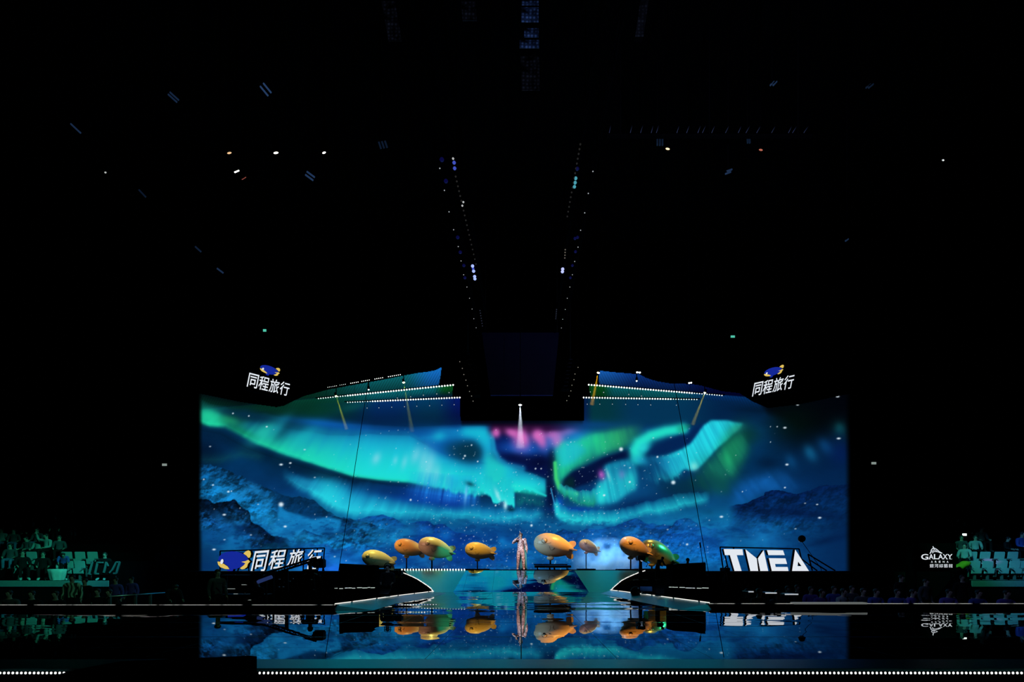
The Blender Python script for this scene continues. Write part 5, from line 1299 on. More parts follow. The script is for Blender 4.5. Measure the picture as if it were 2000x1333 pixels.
def person_meshes(pose, bulk=0.0):
    J, E = skeleton(pose)
    body = skinned(J, E, 'pel', 1)
    bm = bmesh.new(); bm.from_mesh(body)
    # fingers, thumb, nose, ears, eyes joined into the body mesh
    mb = MB()
    for s, t in ((-1, 'a'), (1, 'b')):
        wr, pa = J['wr' + t][0], J['pa' + t][0]; d = (pa - wr).normalized()
        lat = Vector((0, 1, 0)) - d * d.y; lat = lat.normalized() if lat.length > .2 else Vector((1, 0, 0)); nrm = d.cross(lat)
        for i, (off, ln) in enumerate(((-.027, .062), (-.009, .072), (.009, .068), (.026, .054))):
            a = pa + lat * off + d * .005; b = a + d * ln * .55 + nrm * .006 * s; c = b + (d * .8 - nrm * -.5 * s).normalized() * ln * .5
            mb.tube([pa + lat * off * .7 - d * .01, a, b, c], [.010, .0095, .009, .007], 6)
        a = wr + d * .03 - lat * .026; b = a - lat * .03 + d * .025; c = b + d * .03
        mb.tube([wr + d * .03, a, b, c], [.012, .011, .010, .008], 6)
    hm, hb = J['hm'][0], J['hb'][0]; up = (J['ht'][0] - hb).normalized(); fw = Vector((0, -1, 0)) - up * -up.y; fw.normalize(); rt = up.cross(fw)
    mb.ball(tuple(hm + fw * .098 - up * .012), (.013, .018, .022), 8)
    for s in (-1, 1):
        mb.ball(tuple(hm + rt * .077 * s - up * .01), (.012, .02, .03), 8)
        mb.ball(tuple(hm + rt * .032 * s + fw * .088 + up * .018), (.012, .008, .008), 8, mi=1)
    mb.ball(tuple(hb + fw * .086 + up * .004), (.024, .010, .007), 8, mi=2)
    base = len(bm.verts)
    vs = [bm.verts.new(p) for p in mb.v]
    for f, mi in zip(mb.f, mb.m):
        try: fc = bm.faces.new([vs[i] for i in f]); fc.smooth = True; fc.material_index = mi
        except ValueError: pass
    bm.to_mesh(body); bm.free()
    # clothing: shells over parts of the body
    segs = [(J[a][0], J[b][0], a, b) for a, b in E]
    def near(p):
        best = 9; nm = None; tt = 0
        for a, b, na, nb in segs:
            L = b - a; t = max(0, min(1, (p - a).dot(L) / L.length_squared)); q = (p - a - L * t).length
            if q < best: best = q; nm = (na, nb); tt = t
        return nm, tt
    def shell(rule, off):
        src = skinned(J, E, 'pel', 1)
        b2 = bmesh.new(); b2.from_mesh(src); bpy.data.meshes.remove(src); b2.normal_update()
        kill = [f for f in b2.faces if not rule(*near(f.calc_center_median()))]
        for v in b2.verts: v.co += v.normal * off
        bmesh.ops.delete(b2, geom=kill, context='FACES')
        m_ = bpy.data.meshes.new('shell'); b2.to_mesh(m_); b2.free(); return m_
    def r_top(n, t):
        a, b = n
        return n in (('pel', 'sp'), ('sp', 'ch')) or a.startswith('sh') or b.startswith('sh') or (n == ('ch', 'nk') and t < .75) or (a.startswith('el') and t < .85 and b.startswith('wr'))
    def r_leg(n, t):
        a, b = n
        return n == ('pel', 'sp') and t < .35 or b.startswith('hp') or b.startswith('kn') or (b.startswith('an') and t < .93)
    def r_shoe(n, t): return n[1].startswith('to') or (n[1].startswith('an') and t > .93)
    top = shell(r_top, .016 + bulk); leg = shell(r_leg, .012 + bulk); shoe = shell(r_shoe, .014)
    h = MB()
    h.ball(tuple(hm + up * .028 - fw * .016), (.094, .104, .092), 14)
    h.v = [v if (v - hm).dot(fw) < .055 or (v - hm).dot(up) > .055 else v - fw * ((v - hm).dot(fw) - .05) for v in h.v]
    hme = bpy.data.meshes.new('hair'); hme.from_pydata([tuple(v) for v in h.v], [], h.f); hme.polygons.foreach_set('use_smooth', [True] * len(hme.polygons))
    M_EYE = M_HAIR; M_LIP = M_SKIN
    for me_, ms in ((body, (M_SKIN, M_HAIR, M_LIPS)), (top, (M_DARKCLOTH,)), (leg, (M_DARKCLOTH,)), (shoe, (M_SHOE,)), (hme, (M_HAIR,))):
        me_.materials.clear()
        for m_ in ms: me_.materials.append(m_)
    return dict(body=body, shirt=top, trousers=leg, shoes=shoe, hair=hme)
M_LIPS = mat('lips', (.4, .12, .1), .4)
POSES = {}
def person(loc, rz, label, pose='sit', shirt=None, trousers=None, hair=None, shoes=None, scale=1.0, group=None, bulk=0.0, lean=0.0):
    key = (pose, bulk)
    if key not in POSES: POSES[key] = person_meshes(pose, bulk)
    P = POSES[key]
    o = bpy.data.objects.new('person', P['body']); COL.objects.link(o)
    o.location = loc; o.rotation_euler = (lean, 0, rz); o.scale = (scale,) * 3
    tag(o, label, 'person', group)
    for nm, m in (('hair', hair), ('shirt', shirt), ('trousers', trousers), ('shoes', shoes)):
        c = bpy.data.objects.new(nm, P[nm]); link(c, o)
        if m is not None:
            c.material_slots[0].link = 'OBJECT'; c.material_slots[0].material = m
    return o

# the singer
def sequins():
    m = bpy.data.materials.new('pink_sequins'); m.use_nodes = True; nt = m.node_tree; L = nt.links.new
    b = nt.nodes['Principled BSDF']; b.inputs['Roughness'].default_value = .35
    tc = nd(nt, 'ShaderNodeTexCoord'); vo = nd(nt, 'ShaderNodeTexVoronoi'); vo.inputs['Scale'].default_value = 26; L(tc.outputs['Object'], vo.inputs['Vector'])
    cr = nd(nt, 'ShaderNodeValToRGB'); e = cr.color_ramp.elements; e[0].position = .15; e[0].color = (.30, .12, .12, 1); e[1].position = .8; e[1].color = (.95, .72, .68, 1)
    sp = nd(nt, 'ShaderNodeSeparateColor'); L(vo.outputs['Color'], sp.inputs[0]); L(sp.outputs[0], cr.inputs[0]); L(cr.outputs[0], b.inputs['Base Color'])
    bp = nd(nt, 'ShaderNodeBump'); bp.inputs['Strength'].default_value = .8; bp.inputs['Distance'].default_value = .02; L(vo.outputs['Distance'], bp.inputs['Height']); L(bp.outputs['Normal'], b.inputs['Normal'])
    return m
M_SEQ = sequins()
def singer():
    d = 23.98; p = px(1017, 1115, d); p.z = ZS
    o = person(p, 0, 'singer in a glittering pink suit with a teal train, microphone raised, on the ramp top', 'singer', M_SEQ, M_SEQ, mat('pinned_hair', (.10, .05, .04), .4), mat('pink_shoe', (.7, .45, .45), .4), 1.0, None, .010)
    J, E = skeleton('singer')
    ht = J['ht'][0]; wr = J['pa' + 'a'][0]
    h = MB(); h.tube([ht + Vector((0, .02, -.06)), ht + Vector((-.02, .02, .05)), ht + Vector((-.06, .02, .15))], [.05, .03, .006], 8)
    for k in range(7):
        a = k * .9; h.ball(tuple(ht + Vector((.06 * math.cos(a), .05 + .03 * math.sin(a), -.02 + .02 * math.sin(2 * a)))), .028, 8)
    h.build('headpiece', M_SEQ, o)
    r = MB(); rng = random.Random(3)
    for s, t in ((-1, 'a'), (1, 'b')):
        for q, rad in ((J['sh' + t][0], .10), ((J['sh' + t][0] + J['el' + t][0]) / 2, .085), (J['el' + t][0], .08)):
            for k in range(9):
                v = Vector((rng.uniform(-1, 1), rng.uniform(-1, 1), rng.uniform(-1, 1))).normalized() * rad * .7
                r.ball(tuple(q + v * .8), rad * .36, 8)
    r.build('sleeve_ruffles', M_SEQ, o)
    tr = MB(); vs = []; n = 12
    for j in range(10):
        t = j / 9
        for i in range(n):
            u = i / (n - 1)
            vs.append((-.05 + u * (.30 + .06 * t), .17 + .10 * t + .035 * math.sin(u * 15 + t * 2), 1.36 - 1.34 * t))
    tr.add(vs, [(j * n + i, j * n + i + 1, (j + 1) * n + i + 1, (j + 1) * n + i) for j in range(9) for i in range(n - 1)], 0, True)
    c = tr.build('train', mat('teal_silk', (.12, .55, .60), .4), o); tag(c, 'teal silk train')
    sd = c.modifiers.new('thickness', 'SOLIDIFY'); sd.thickness = .012
    mic = empty('microphone', p + Vector(wr + Vector((.05, -.03, .03))), 0, 'microphone held up to the singer\'s mouth', 'microphone')
    MB().tube([(-.045, .0, -.09), (.0, .01, .02)], [.011, .014], 8).build('handle', M_GEAR, mic)
    MB().ball((.006, .012, .04), .025, 10).build('grille', M_STEEL, mic)
singer()

# ---------------------------------------------------------------- side stands with folding seats
def stand(sg, x_edge, label, lip_label):
    r = empty('spectator_stand', (x_edge, 23, PIT), 0, label, 'stand')
    w = 12.0; m = MB(); lip = MB()
    x0 = x_edge if sg > 0 else x_edge - w
    for k in range(6):
        y0 = 22.9 + .95 * k; z = .40 + .44 * k
        m.box((x0 + w / 2 - x_edge, y0 + .475 - 23, (z - PIT) / 2), (w, .95, z - PIT))
    m.build('steps', M_BLACK, r)
    MB().box((x0 + w / 2 - x_edge, -.13, .40 - PIT - .13), (w, .06, .27)).build('front_fascia', M_STEP, r)
    return r
stand(-1, px(213, 0, 22.9).x, 'dark stepped stand with green-lit fascia and white draped chair', '')
stand(1, px(1897, 0, 22.9).x, 'dark stepped stand with green-to-blue fascia beside the arena sign', '')
def seat_proto():
    r = empty('folding_seat', (0, 0, 0))
    b = MB().box((0, 0, 0), (.46, .05, .38), None, 0, .02)
    b.v = [Vector((v.x, v.y - .05 * (1 - (v.x / .23) ** 2) * -1 - .15 * (v.z), v.z + .70)) for v in b.v]
    b.build('backrest', M_SEAT, r)
    s = MB().box((0, 0, 0), (.44, .06, .40), None, 0, .022)
    s.v = [Vector((v.x, v.y - .10 - .12 * v.z, v.z * .62 + .42)) for v in s.v]
    s.build('seat', M_SEAT, r)
    for sx in (-.27, .27):
        a = MB().box((sx, -.12, .55), (.035, .36, .03), None, 0, .008); a.box((sx, .02, .36), (.035, .07, .42)); a.build('armrest', M_SEATMETAL, r)
    l = MB().box((0, .02, .14), (.08, .08, .28)); l.box((0, .0, .015), (.34, .22, .03), None, 0, .008); l.build('pedestal', M_SEATMETAL, r)
    return r
SEAT = seat_proto(); SEAT_USED = [False]
def seat(x, row, rz, label, group):
    y = 23.62 + .95 * row
    p = px(x, 0, y); p.z = .40 + .44 * row
    o = SEAT if not SEAT_USED[0] else copy_tree(SEAT)
    SEAT_USED[0] = True
    o.location = p; o.rotation_euler = (0, 0, rz); tag(o, label, 'seat', group)
for x, row, lb in ((133, 0, 'empty front-row seat just beyond the white draped chair'), (156, 0, 'empty front-row seat, second past the white draped chair, next to the letter panel'),
                   (131, 1, 'dim green second-row seat behind the person in blue'), (156.5, 1, 'brightest teal second-row seat, middle of three empty ones'), (181, 1, 'teal second-row seat at the end, above the letter panel'),
                   (38, 0, 'green front-row seat behind the person in dark clothes with bare arm'), (62, 1, 'dull green second-row seat half hidden by people')):
    seat(x, row, .10, lb, 'folding seats in the green-lit stand')
for x, row, lb in ((1904, 0, 'front-row teal seat half covered by a yellow bundle'), (1929, 0, 'brightest cyan front-row seat'), (1957, 0, 'violet-lit front-row seat beside the bright cyan one'), (1982, 0, 'blue front-row seat past the violet one'), (2001, 0, 'last blue front-row seat cut by the photo edge'),
                   (1898, 1, 'green second-row seat at the aisle end'), (1924, 1, 'turquoise second-row seat next to the green one'), (1952, 1, 'dark violet second-row seat next to the turquoise one'), (1978, 1, 'dark second-row seat under the curly-haired blue-lit person')):
    seat(x, row, -.10, lb, 'folding seats in the stand beside the arena sign')

def draped_chair():
    p = px(112, 0, 23.1); p.z = .40
    r = empty('draped_chair', p, .1, 'white draped chair standing at the front of the green-lit stand', 'chair')
    m = MB(); n = 28; prof = [(.27, .52), (.29, .50), (.27, .36), (.24, .18), (.20, .02)]; vs = []
    for j, (rr, z) in enumerate(prof):
        for i in range(n):
            a = 2 * math.pi * i / n; f = 1 + (.10 * j / 4) * math.sin(a * 7)
            vs.append((rr * 1.25 * f * math.cos(a), rr * f * math.sin(a), z))
    m.add(vs, [(j * n + i, (j + 1) * n + i, (j + 1) * n + (i + 1) % n, j * n + (i + 1) % n) for j in range(4) for i in range(n)] + [tuple(range(n))], 0, True)
    m.build('drape', M_WHITE, r)
    MB().box((0, .26, .62), (.5, .05, .30), None, 0, .02).build('backrest', M_WHITE, r)
    for sx in (-.16, .16): MB().box((sx, 0, .12), (.04, .04, .24)).build('leg', M_SEATMETAL, r)
draped_chair()

def letter_panel():
    d = 22.9
    A, B = px(171, 1121.5, d), px(232, 1098, d); A.z = max(A.z, .42)
    r = empty('letter_panel', (A.x, d + .3, .40), 0, 'dim slanted panel with outlined letters at the end of the green-lit stand', 'sign')
    o = Vector((A.x, d + .3, .40)); s = d / F
    T = lambda x, y: px(160 + x / 22.2, 1085 + y / 22.2, d) - o + Vector((0, .3, 0)) * 0 + Vector((0, .0, 0))
    g = mat('letter_grey', (.22, .27, .28), .5)
    def stroke(name, runs):
        m = MB()
        for pts, w in runs:
            for a, b in zip(pts[:-1], pts[1:]):
                pa, pb = T(*a), T(*b); u = (pb - pa).normalized(); nrm = Vector((-u.z, 0, u.x)) * w * s
                q = [pa - nrm, pb - nrm, pb + nrm, pa + nrm]
                f = [Vector((v.x, v.y, v.z)) for v in q]; bk = [v + Vector((0, .05, 0)) for v in f]
                m.add(f + bk, [(0, 1, 2, 3), (7, 6, 5, 4), (0, 4, 5, 1), (1, 5, 6, 2), (2, 6, 7, 3), (3, 7, 4, 0)])
        m.build(name, g, r)
    stroke('letter', [([(300, 275), (430, 290), (400, 420), (300, 790)], 1.4), ([(235, 810), (370, 830)], .8)])
    stroke('letter', [([(900, 320), (660, 315), (545, 800), (700, 810)], 1.4)])
    stroke('letter', [([(1030, 290), (1000, 500), (930, 760)], 1.4), ([(1060, 330), (1120, 480)], .9)])
    stroke('letter', [([(1180, 770), (1300, 640), (1470, 310)], 1.4), ([(1470, 300), (1620, 300), (1470, 790), (1350, 790)], 1.4)])
    q = [T(240, 850), T(1500, 850), T(1660, 270), T(330, 270)]
    q = [v + Vector((0, .06, 0)) for v in q]; bk = [v + Vector((0, .06, 0)) for v in q]
    MB().add(q + bk, [(0, 1, 2, 3), (7, 6, 5, 4), (0, 4, 5, 1), (1, 5, 6, 2), (2, 6, 7, 3), (3, 7, 4, 0)]).build('panel', M_GEAR, r)
    f = MB()
    for x in (330, 1400): f.tube([T(x, 850) + Vector((0, .1, 0)), Vector((T(x, 850).x, T(x, 850).y + .1, .01))], .02, 6)
    f.build('leg', M_DKSTEEL, r)
letter_panel()

def row_xyz(x, row, dy=0.0):
    y = 23.52 + .95 * row + dy; p = px(x, 0, y); p.z = .40 + .44 * row; return p
GL = 'spectators in the green-lit stand'; GR = 'spectators in the stand beside the arena sign'
for x, row, pose, sc, rz, sh, lb in (
        (3, 3, 'sit', 1.0, .3, M_PALECLOTH, 'spectator in a pale shirt at the photo edge, upper row'),
        (27, 3, 'sit', .95, .6, M_GREYCLOTH, 'spectator in grey, arms bent, second from the photo edge in the upper row'),
        (40, 4, 'sit', .95, .3, M_DARKCLOTH, 'hardly lit spectator in dark clothes in the topmost row, nearest the photo edge'),
        (65, 4, 'sit', 1.0, .5, M_DARKCLOTH, 'dark spectator in the topmost row, second from the photo edge'),
        (73, 3, 'sit', 1.0, .2, M_GREYCLOTH, 'grey-shirted spectator beside the brightest green-lit person'),
        (91, 2, 'wave', 1.06, -.2, M_PALECLOTH, 'brightest spectator in a white shirt with one arm raised'),
        (108, 4, 'stand', .9, .1, M_DARKCLOTH, 'standing dark spectator at the top with face lit green'),
        (116, 2, 'sit', 1.0, .6, M_GREYCLOTH, 'spectator in grey leaning by the empty second-row seats'),
        (75, 2, 'sit', .95, .2, M_PALECLOTH, 'spectator in pale top right below the topmost row'),
        (20, 1, 'sit', 1.0, .5, M_GREYCLOTH, 'spectator in grey in the second row by the photo edge'),
        (52, 2, 'sit', .95, -.1, M_GREYCLOTH, 'spectator with pale hands, middle row'),
        (44, 0, 'sit', 1.06, .9, M_DARKCLOTH, 'front-row spectator in dark clothes with bare lit arm'),
        (84, 0, 'sit', 1.02, .7, M_DARKCLOTH, 'front-row spectator with crossed bare legs beside the white draped chair'),
        (124, 0, 'lean', .80, .7, M_BLUECLOTH, 'spectator in blue jacket leaning over by the white draped chair'),
        (205, 0, 'sit', 1.0, .4, M_DARKCLOTH, 'dark-clothed spectator with lit shins in front of the letter panel'),
        (143, 5, 'stand', .9, 0, M_DARKCLOTH, 'barely visible standing figure at the top end of the green-lit stand')):
    person(row_xyz(x, row, -.25 if pose != 'sit' else 0), rz, lb, pose, sh, M_DENIM if row % 2 else M_DARKCLOTH, None, M_PALESHOE if row == 0 else None, sc, GL)
for x, row, pose, sc, rz, sh, lb in (
        (1884, 4, 'wave', 1.0, -.3, M_DARKCLOTH, 'spectator holding up a glowing white phone in the upper row'),
        (1917, 3, 'sit', 1.05, -.2, M_GREYCLOTH, 'curly spectator in grey with green-lit shoulders above the turquoise seat'),
        (1905, 2, 'sit', 1.0, -.5, M_PALECLOTH, 'pale-shirted spectator over the green second-row seat'),
        (1878, 2, 'sit', 1.0, -.6, M_GREYCLOTH, 'green-speckled spectator at the aisle end of the upper rows'),
        (1884, 1, 'sit', 1.0, -.8, M_PALECLOTH, 'spectator turned sideways beside the yellow bundle'),
        (1968, 2, 'sit', .95, .4, M_DARKCLOTH, 'slim dark spectator by the dark violet seat'),
        (1996, 2, 'sit', 1.15, .1, M_BLUECLOTH, 'curly-haired blue-lit spectator at the photo edge')):
    person(row_xyz(x, row), rz, lb, pose, sh, M_DARKCLOTH, None, None, sc, GR)
def phone():
    p = px(1883.5, 1045, 26.2)
    r = empty('phone', tuple(p), .1, 'glowing white phone held up above the stand beside the arena sign', 'phone')
    MB().box((0, 0, 0), (.26, .015, .13), None, 0, .006).build('case', M_BLACK, r)
    MB().box((0, -.010, 0), (.24, .006, .115)).build('lit_screen', glow('phone_glow', (.9, 1, .95), 1.6), r)
phone()
def bundle():
    p = px(1890, 0, 23.2); p.z = .94
    b = MB().ball((0, 0, 0), (.42, .2, .17), 18)
    b.v = [Vector((v.x, v.y, v.z + .10 * math.sin(v.x * 5) + .02 * math.sin(v.x * 22))) for v in b.v]
    o = b.build('rolled_jacket', mat('yellow_nylon', (.75, .48, .03), .45)); o.location = p + Vector((0, .33, .12))
    tag(o, 'yellow rolled jacket lying over the front-row teal seat', 'jacket')
bundle()

# ---------------------------------------------------------------- the pit: spectators and crew
GP = 'spectators sitting low behind the runway'
def pit(x, y, d, pose, rz, lb, sh=None, sc=None, grp=GP, tr=None, hair=None):
    top = {'sit': 1.33, 'wave': 1.33, 'stand': 1.79, 'operate': 1.79, 'lean': 1.50, 'singer': 1.79}[pose]
    p = px(x, y, d)
    if sc is None:
        sc = 1.0 if pose in ('sit', 'wave') else max(.9, min(1.06, (p.z - PIT) / top))
    z = p.z - top * sc
    if z > PIT + .03:                          # a low dais under whoever sits higher than the pit floor
        pit_boxes.append((p.x, d, z, sc))
    else: z = PIT
    return person((p.x, d, z), rz, lb, pose, sh, tr, hair, None, sc, grp)
pit_boxes = []
for x, y, d, pose, rz, sh, lb in (
        (141, 1121, 17.0, 'stand', .5, M_PATTERN, 'standing person in a bright patterned green shirt below the lit fascia'),
        (166, 1132, 17.4, 'stand', .3, M_DARKCLOTH, 'dark standing person just behind the patterned green shirt'),
        (190, 1150, 16.4, 'sit', .4, M_DARKCLOTH, 'low spectator with lit hands, third from the patterned shirt'),
        (213, 1148, 16.0, 'sit', .2, M_DARKCLOTH, 'spectator with a pale cap of hair where the railing begins'),
        (226, 1128, 18.5, 'stand', .1, M_VIOLET, 'violet-tinted standing person below the letter panel'),
        (257, 1133, 19.5, 'stand', .0, M_VIOLET, 'dim violet standing person alone above the railing'),
        (334, 1150, 16.8, 'lean', .9, M_DARKCLOTH, 'person bending over the far end of the railing'),
        (108, 1158, 15.0, 'sit', .3, M_DARKCLOTH, 'dark spectator under the lit fascia, nearest the patterned shirt on the far side'),
        (62, 1156, 15.2, 'sit', .3, M_DARKCLOTH, 'dark spectator under the lit fascia, midway along it'),
        (18, 1153, 15.4, 'sit', .3, M_GREYCLOTH, 'dark spectator under the lit fascia, at the photo edge')):
    pit(x, y, d, pose, rz, lb, sh)
for x, y, d, pose, rz, sh, lb in (
        (1459, 1149, 16.0, 'sit', -.1, M_DARKCLOTH, 'spectator at the first white-topped desk, nearest the stage'),
        (1482, 1147, 15.2, 'sit', .2, M_GREYCLOTH, 'larger spectator in grey between the first and second desk'),
        (1519, 1152, 15.4, 'sit', -.1, M_DENIM, 'spectator in denim between the second and third desk'),
        (1538, 1143, 18.0, 'sit', -.2, M_GREYCLOTH, 'spectator with a lit head over the third desk'),
        (1557, 1140, 19.0, 'sit', -.1, M_DARKCLOTH, 'highest seated spectator behind the third desk'),
        (1584, 1144, 17.6, 'sit', -.1, M_VIOLET, 'violet-lit spectator just past the third desk'),
        (1605, 1150.5, 16.0, 'sit', .1, M_VIOLET, 'second violet-lit spectator past the third desk'),
        (1629, 1143, 18.0, 'sit', -.1, M_BLUECLOTH, 'blue-lit spectator below the screen\'s lower corner'),
        (1647, 1147, 16.4, 'sit', .3, M_PALECLOTH, 'spectator with bright green-lit face below the screen corner'),
        (1664, 1142, 18.3, 'sit', -.1, M_GREYCLOTH, 'green-lit spectator just outside the screen edge'),
        (1686, 1150, 16.6, 'sit', -.2, M_GREYCLOTH, 'spectator with lit cheek, second outside the screen edge'),
        (1711, 1153, 16.2, 'sit', .1, M_BLUECLOTH, 'lone blue-lit spectator under the exit sign'),
        (1753, 1153, 16.0, 'sit', -.2, M_BLUECLOTH, 'blue-lit spectator with pale hair, left of the leaning pair beneath the arena sign'),
        (1783, 1152, 16.0, 'sit', .3, M_VIOLET, 'violet-lit spectator leaning toward a neighbour, under the arena sign'),
        (1808, 1132, 17.0, 'stand', .2, M_GREYCLOTH, 'standing green-lit person under the lettering of the arena sign'),
        (1853, 1153, 16.0, 'sit', -.1, M_VIOLET, 'violet spectator below the end of the arena lettering'),
        (1880, 1121, 18.0, 'stand', -.5, M_DARKCLOTH, 'dark standing person with lit face at the aisle beside the arena sign'),
        (1911, 1154, 15.6, 'sit', -.1, M_BLUECLOTH, 'blue-lit spectator with a shining cap under the green-to-blue fascia'),
        (1966, 1158, 15.4, 'sit', -.1, M_VIOLET, 'faint spectator under the fascia near the photo edge'),
        (1760, 1121, 18.4, 'stand', .2, M_DARKCLOTH, 'tall dark standing figure between the exit sign and the arena sign')):
    pit(x, y, d, pose, rz, lb, sh)
for x, y, d, pose, rz, sh, lb in (
        (425, 1110, 17.0, 'stand', .9, M_GREYCLOTH, 'camera crew member standing sideways under the yellow emblem mouth'),
        (606, 1094, 18.3, 'operate', .4, M_DARKCLOTH, 'dark crane operator in front of the last Chinese character'),
        (503, 1128, 16.6, 'sit', -.4, M_DARKCLOTH, 'crouching crew member at the heavy end of the camera crane')):
    pit(x, y, d, pose, rz, lb, sh, grp='camera crew')
# the crew on the stage wings
def wing_z(y): return .11 + (.81 - .11) * max(0, min(1, (y - 15) / 8.0))
p = px(757, 1101, 17.6); op = person((p.x, 17.6, p.z - 1.33 * .95), .1, 'camera operator in black with headset, seated before the yellow-green airship', 'sit', M_DARKCLOTH, M_DARKCLOTH, None, None, .95, 'camera crew')
hs = MB()
for sx in (-1, 1): hs.lathe([(0, -.02), (.055, -.02), (.06, .02), (0, .025)], 12, Matrix.Translation((sx * .105, -.01, 1.19)) @ Matrix.Rotation(math.pi / 2 * sx, 4, 'Y'))
hs.tube([(.12 * math.cos(a), .0, 1.21 + .13 * math.sin(a)) for a in [math.pi * k / 10 for k in range(11)]], .014, 6)
hs.build('headset', M_GEAR, op)
p = px(1284, 1104, 20.4); person((p.x, 20.4, max(wing_top(p.x, 20.4), p.z - 1.50 * .62)), .5, 'stooping crew member in dark green under the green metallic airship', 'lean', mat('dark_green_cloth', (.03, .08, .06), .8), M_DARKCLOTH, None, None, .62, 'camera crew')
p = px(1343, 1089, 20.6); person((p.x, 20.6, p.z - 1.33 * .8), 0, 'small dark head and shoulders behind the black box with a sloping top', 'sit', M_DARKCLOTH, M_DARKCLOTH, None, None, .8, 'camera crew')

def plain(name, mb, m, label, cat, group=None, loc=None):
    o = mb.build(name, m, None, loc); return tag(o, label, cat, group)
# ---------------------------------------------------------------- gear
def flight_box(x0, x1, y0, y1, tilt, d, label):
    h_ = wing_hit((x0 + x1) / 2, y1); d = h_.y + .02
    a, b = px(x0, y1, d), px(x1, y0, d); a.z = max(wing_top(px(x, 0, d).x, d + yy) for x in (x0, x1) for yy in (0, .8)) + .03; w = b.x - a.x; h = b.z - a.z
    r = empty('flight_case', ((a.x + b.x) / 2, d, a.z), 0, label, 'equipment case')
    m = MB().box((0, .4, h / 2), (w, .8, h), None, 0, .02)
    m.v = [Vector((v.x, v.y, v.z + (tilt * (v.x / w) if v.z > h * .5 else 0))) for v in m.v]
    m.build('case', M_BLACK, r)
    e = MB().tube([(-w / 2 + .02, .0, h - tilt / 2 + .004), (w / 2 - .02, .0, h + tilt / 2 + .004)], .012, 6); e.build('edge_trim', M_STEEL, r)
    for sx in (-1, 1):
        for yy in (.08, .7): MB().box((sx * (w / 2 - .1), yy, -.03 + .02 * yy), (.08, .08, .07 + .0 * yy)).build('foot', M_BLACK, r)
def broken_bar(x0, x1, y, label):
    p, q = wing_hit(x0, y), wing_hit(x1, y); o = (p + q) / 2; w = (q - p).length
    r = empty('glow_bar', tuple(o), math.atan2(q.y - p.y, q.x - p.x), label, 'glowing bar', 'bright bars on the stage wings')
    rng = random.Random(int(x0)); g = glow('strip_pale', (.75, .85, .80), .75)  # pale emissive segments of random length on a dark base
    MB().box((0, .03, .015), (w, .05, .03)).build('base', M_BLACK, r)
    x = -w / 2 + .03
    while x < w / 2 - .1:
        l = rng.uniform(.06, .22); MB().box((x + l / 2, -.004, .024 + rng.choice((0, .014))), (l, .02, .02)).build('pale_segment', g, r); x += l + rng.choice((.01, .02, .06))
flight_box(662, 728, 1103.5, 1150, -.05, 20.0, 'black box standing behind a bright bar, beside the yellow-green airship')
broken_bar(652, 737, 1151, 'bright broken bar in front of the black box near the yellow-green airship')
flight_box(1314, 1379, 1101.5, 1150, .06, 20.2, 'black box with a sloping top behind a bright bar, past the green metallic airship')
broken_bar(1305, 1378, 1150.5, 'bright broken bar in front of the sloping-topped black box')
def desk(x0, x1, y, d, label):
    a, b = px(x0, y, d), px(x1, y, d); w = b.x - a.x
    r = empty('desk', ((a.x + b.x) / 2, d, PIT), 0, label, 'desk', 'white-topped desks in the pit')
    h = a.z - PIT
    MB().box((0, .2, h - .015), (w, .45, .03), None, 0, .005).build('desk_top', mat('desk_white', (.8, .8, .82), .4), r)
    MB().box((0, -.03, h - .015), (w, .012, .035)).build('glow_edge', glow('desk_edge', (.8, .85, .92), .55), r)  # brightness of the white edge is emission; the desk has no lamp
    for sx in (-1, 1):
        for yy in (.02, .38): MB().box((sx * (w / 2 - .04), yy, (h - .03) / 2), (.04, .04, h - .03)).build('leg', M_DKSTEEL, r)
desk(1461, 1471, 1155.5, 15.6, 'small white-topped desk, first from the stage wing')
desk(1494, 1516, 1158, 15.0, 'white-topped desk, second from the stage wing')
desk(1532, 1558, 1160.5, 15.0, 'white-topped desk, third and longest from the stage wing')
# pale board on the runway, its brightness put in as emission
a, b = px(1553, 1181, 13.35), px(1697, 1178, 13.35)
m = MB().box(((a.x + b.x) / 2, 13.5, .135), (b.x - a.x, .22, .045), None, 0, .01)
tag(m.build('glow_bar', glow('bar_pale', (.55, .6, .58), .2)), 'long pale bar lying on the runway below the violet-lit spectators', 'glowing bar')
# handrail
def handrail():
    a, b = px(212, 1166.5, 15.0), px(334, 1158, 17.2)
    r = empty('handrail', (a.x, a.y, PIT), 0, 'silver handrail on posts beside the green-lit stand', 'railing')
    o = Vector((a.x, a.y, PIT)); A, B = a - o, b - o
    MB().tube([A, B], .028, 10).build('rail', M_STEEL, r)
    for t in (.02, .40, .64, .97):
        p = A.lerp(B, t); q = MB().box((p.x, p.y, p.z / 2), (.06, .06, p.z)); q.ball((p.x - .05, p.y, p.z - .03), .03, 8); q.build('post', M_SEATMETAL, r)
handrail()
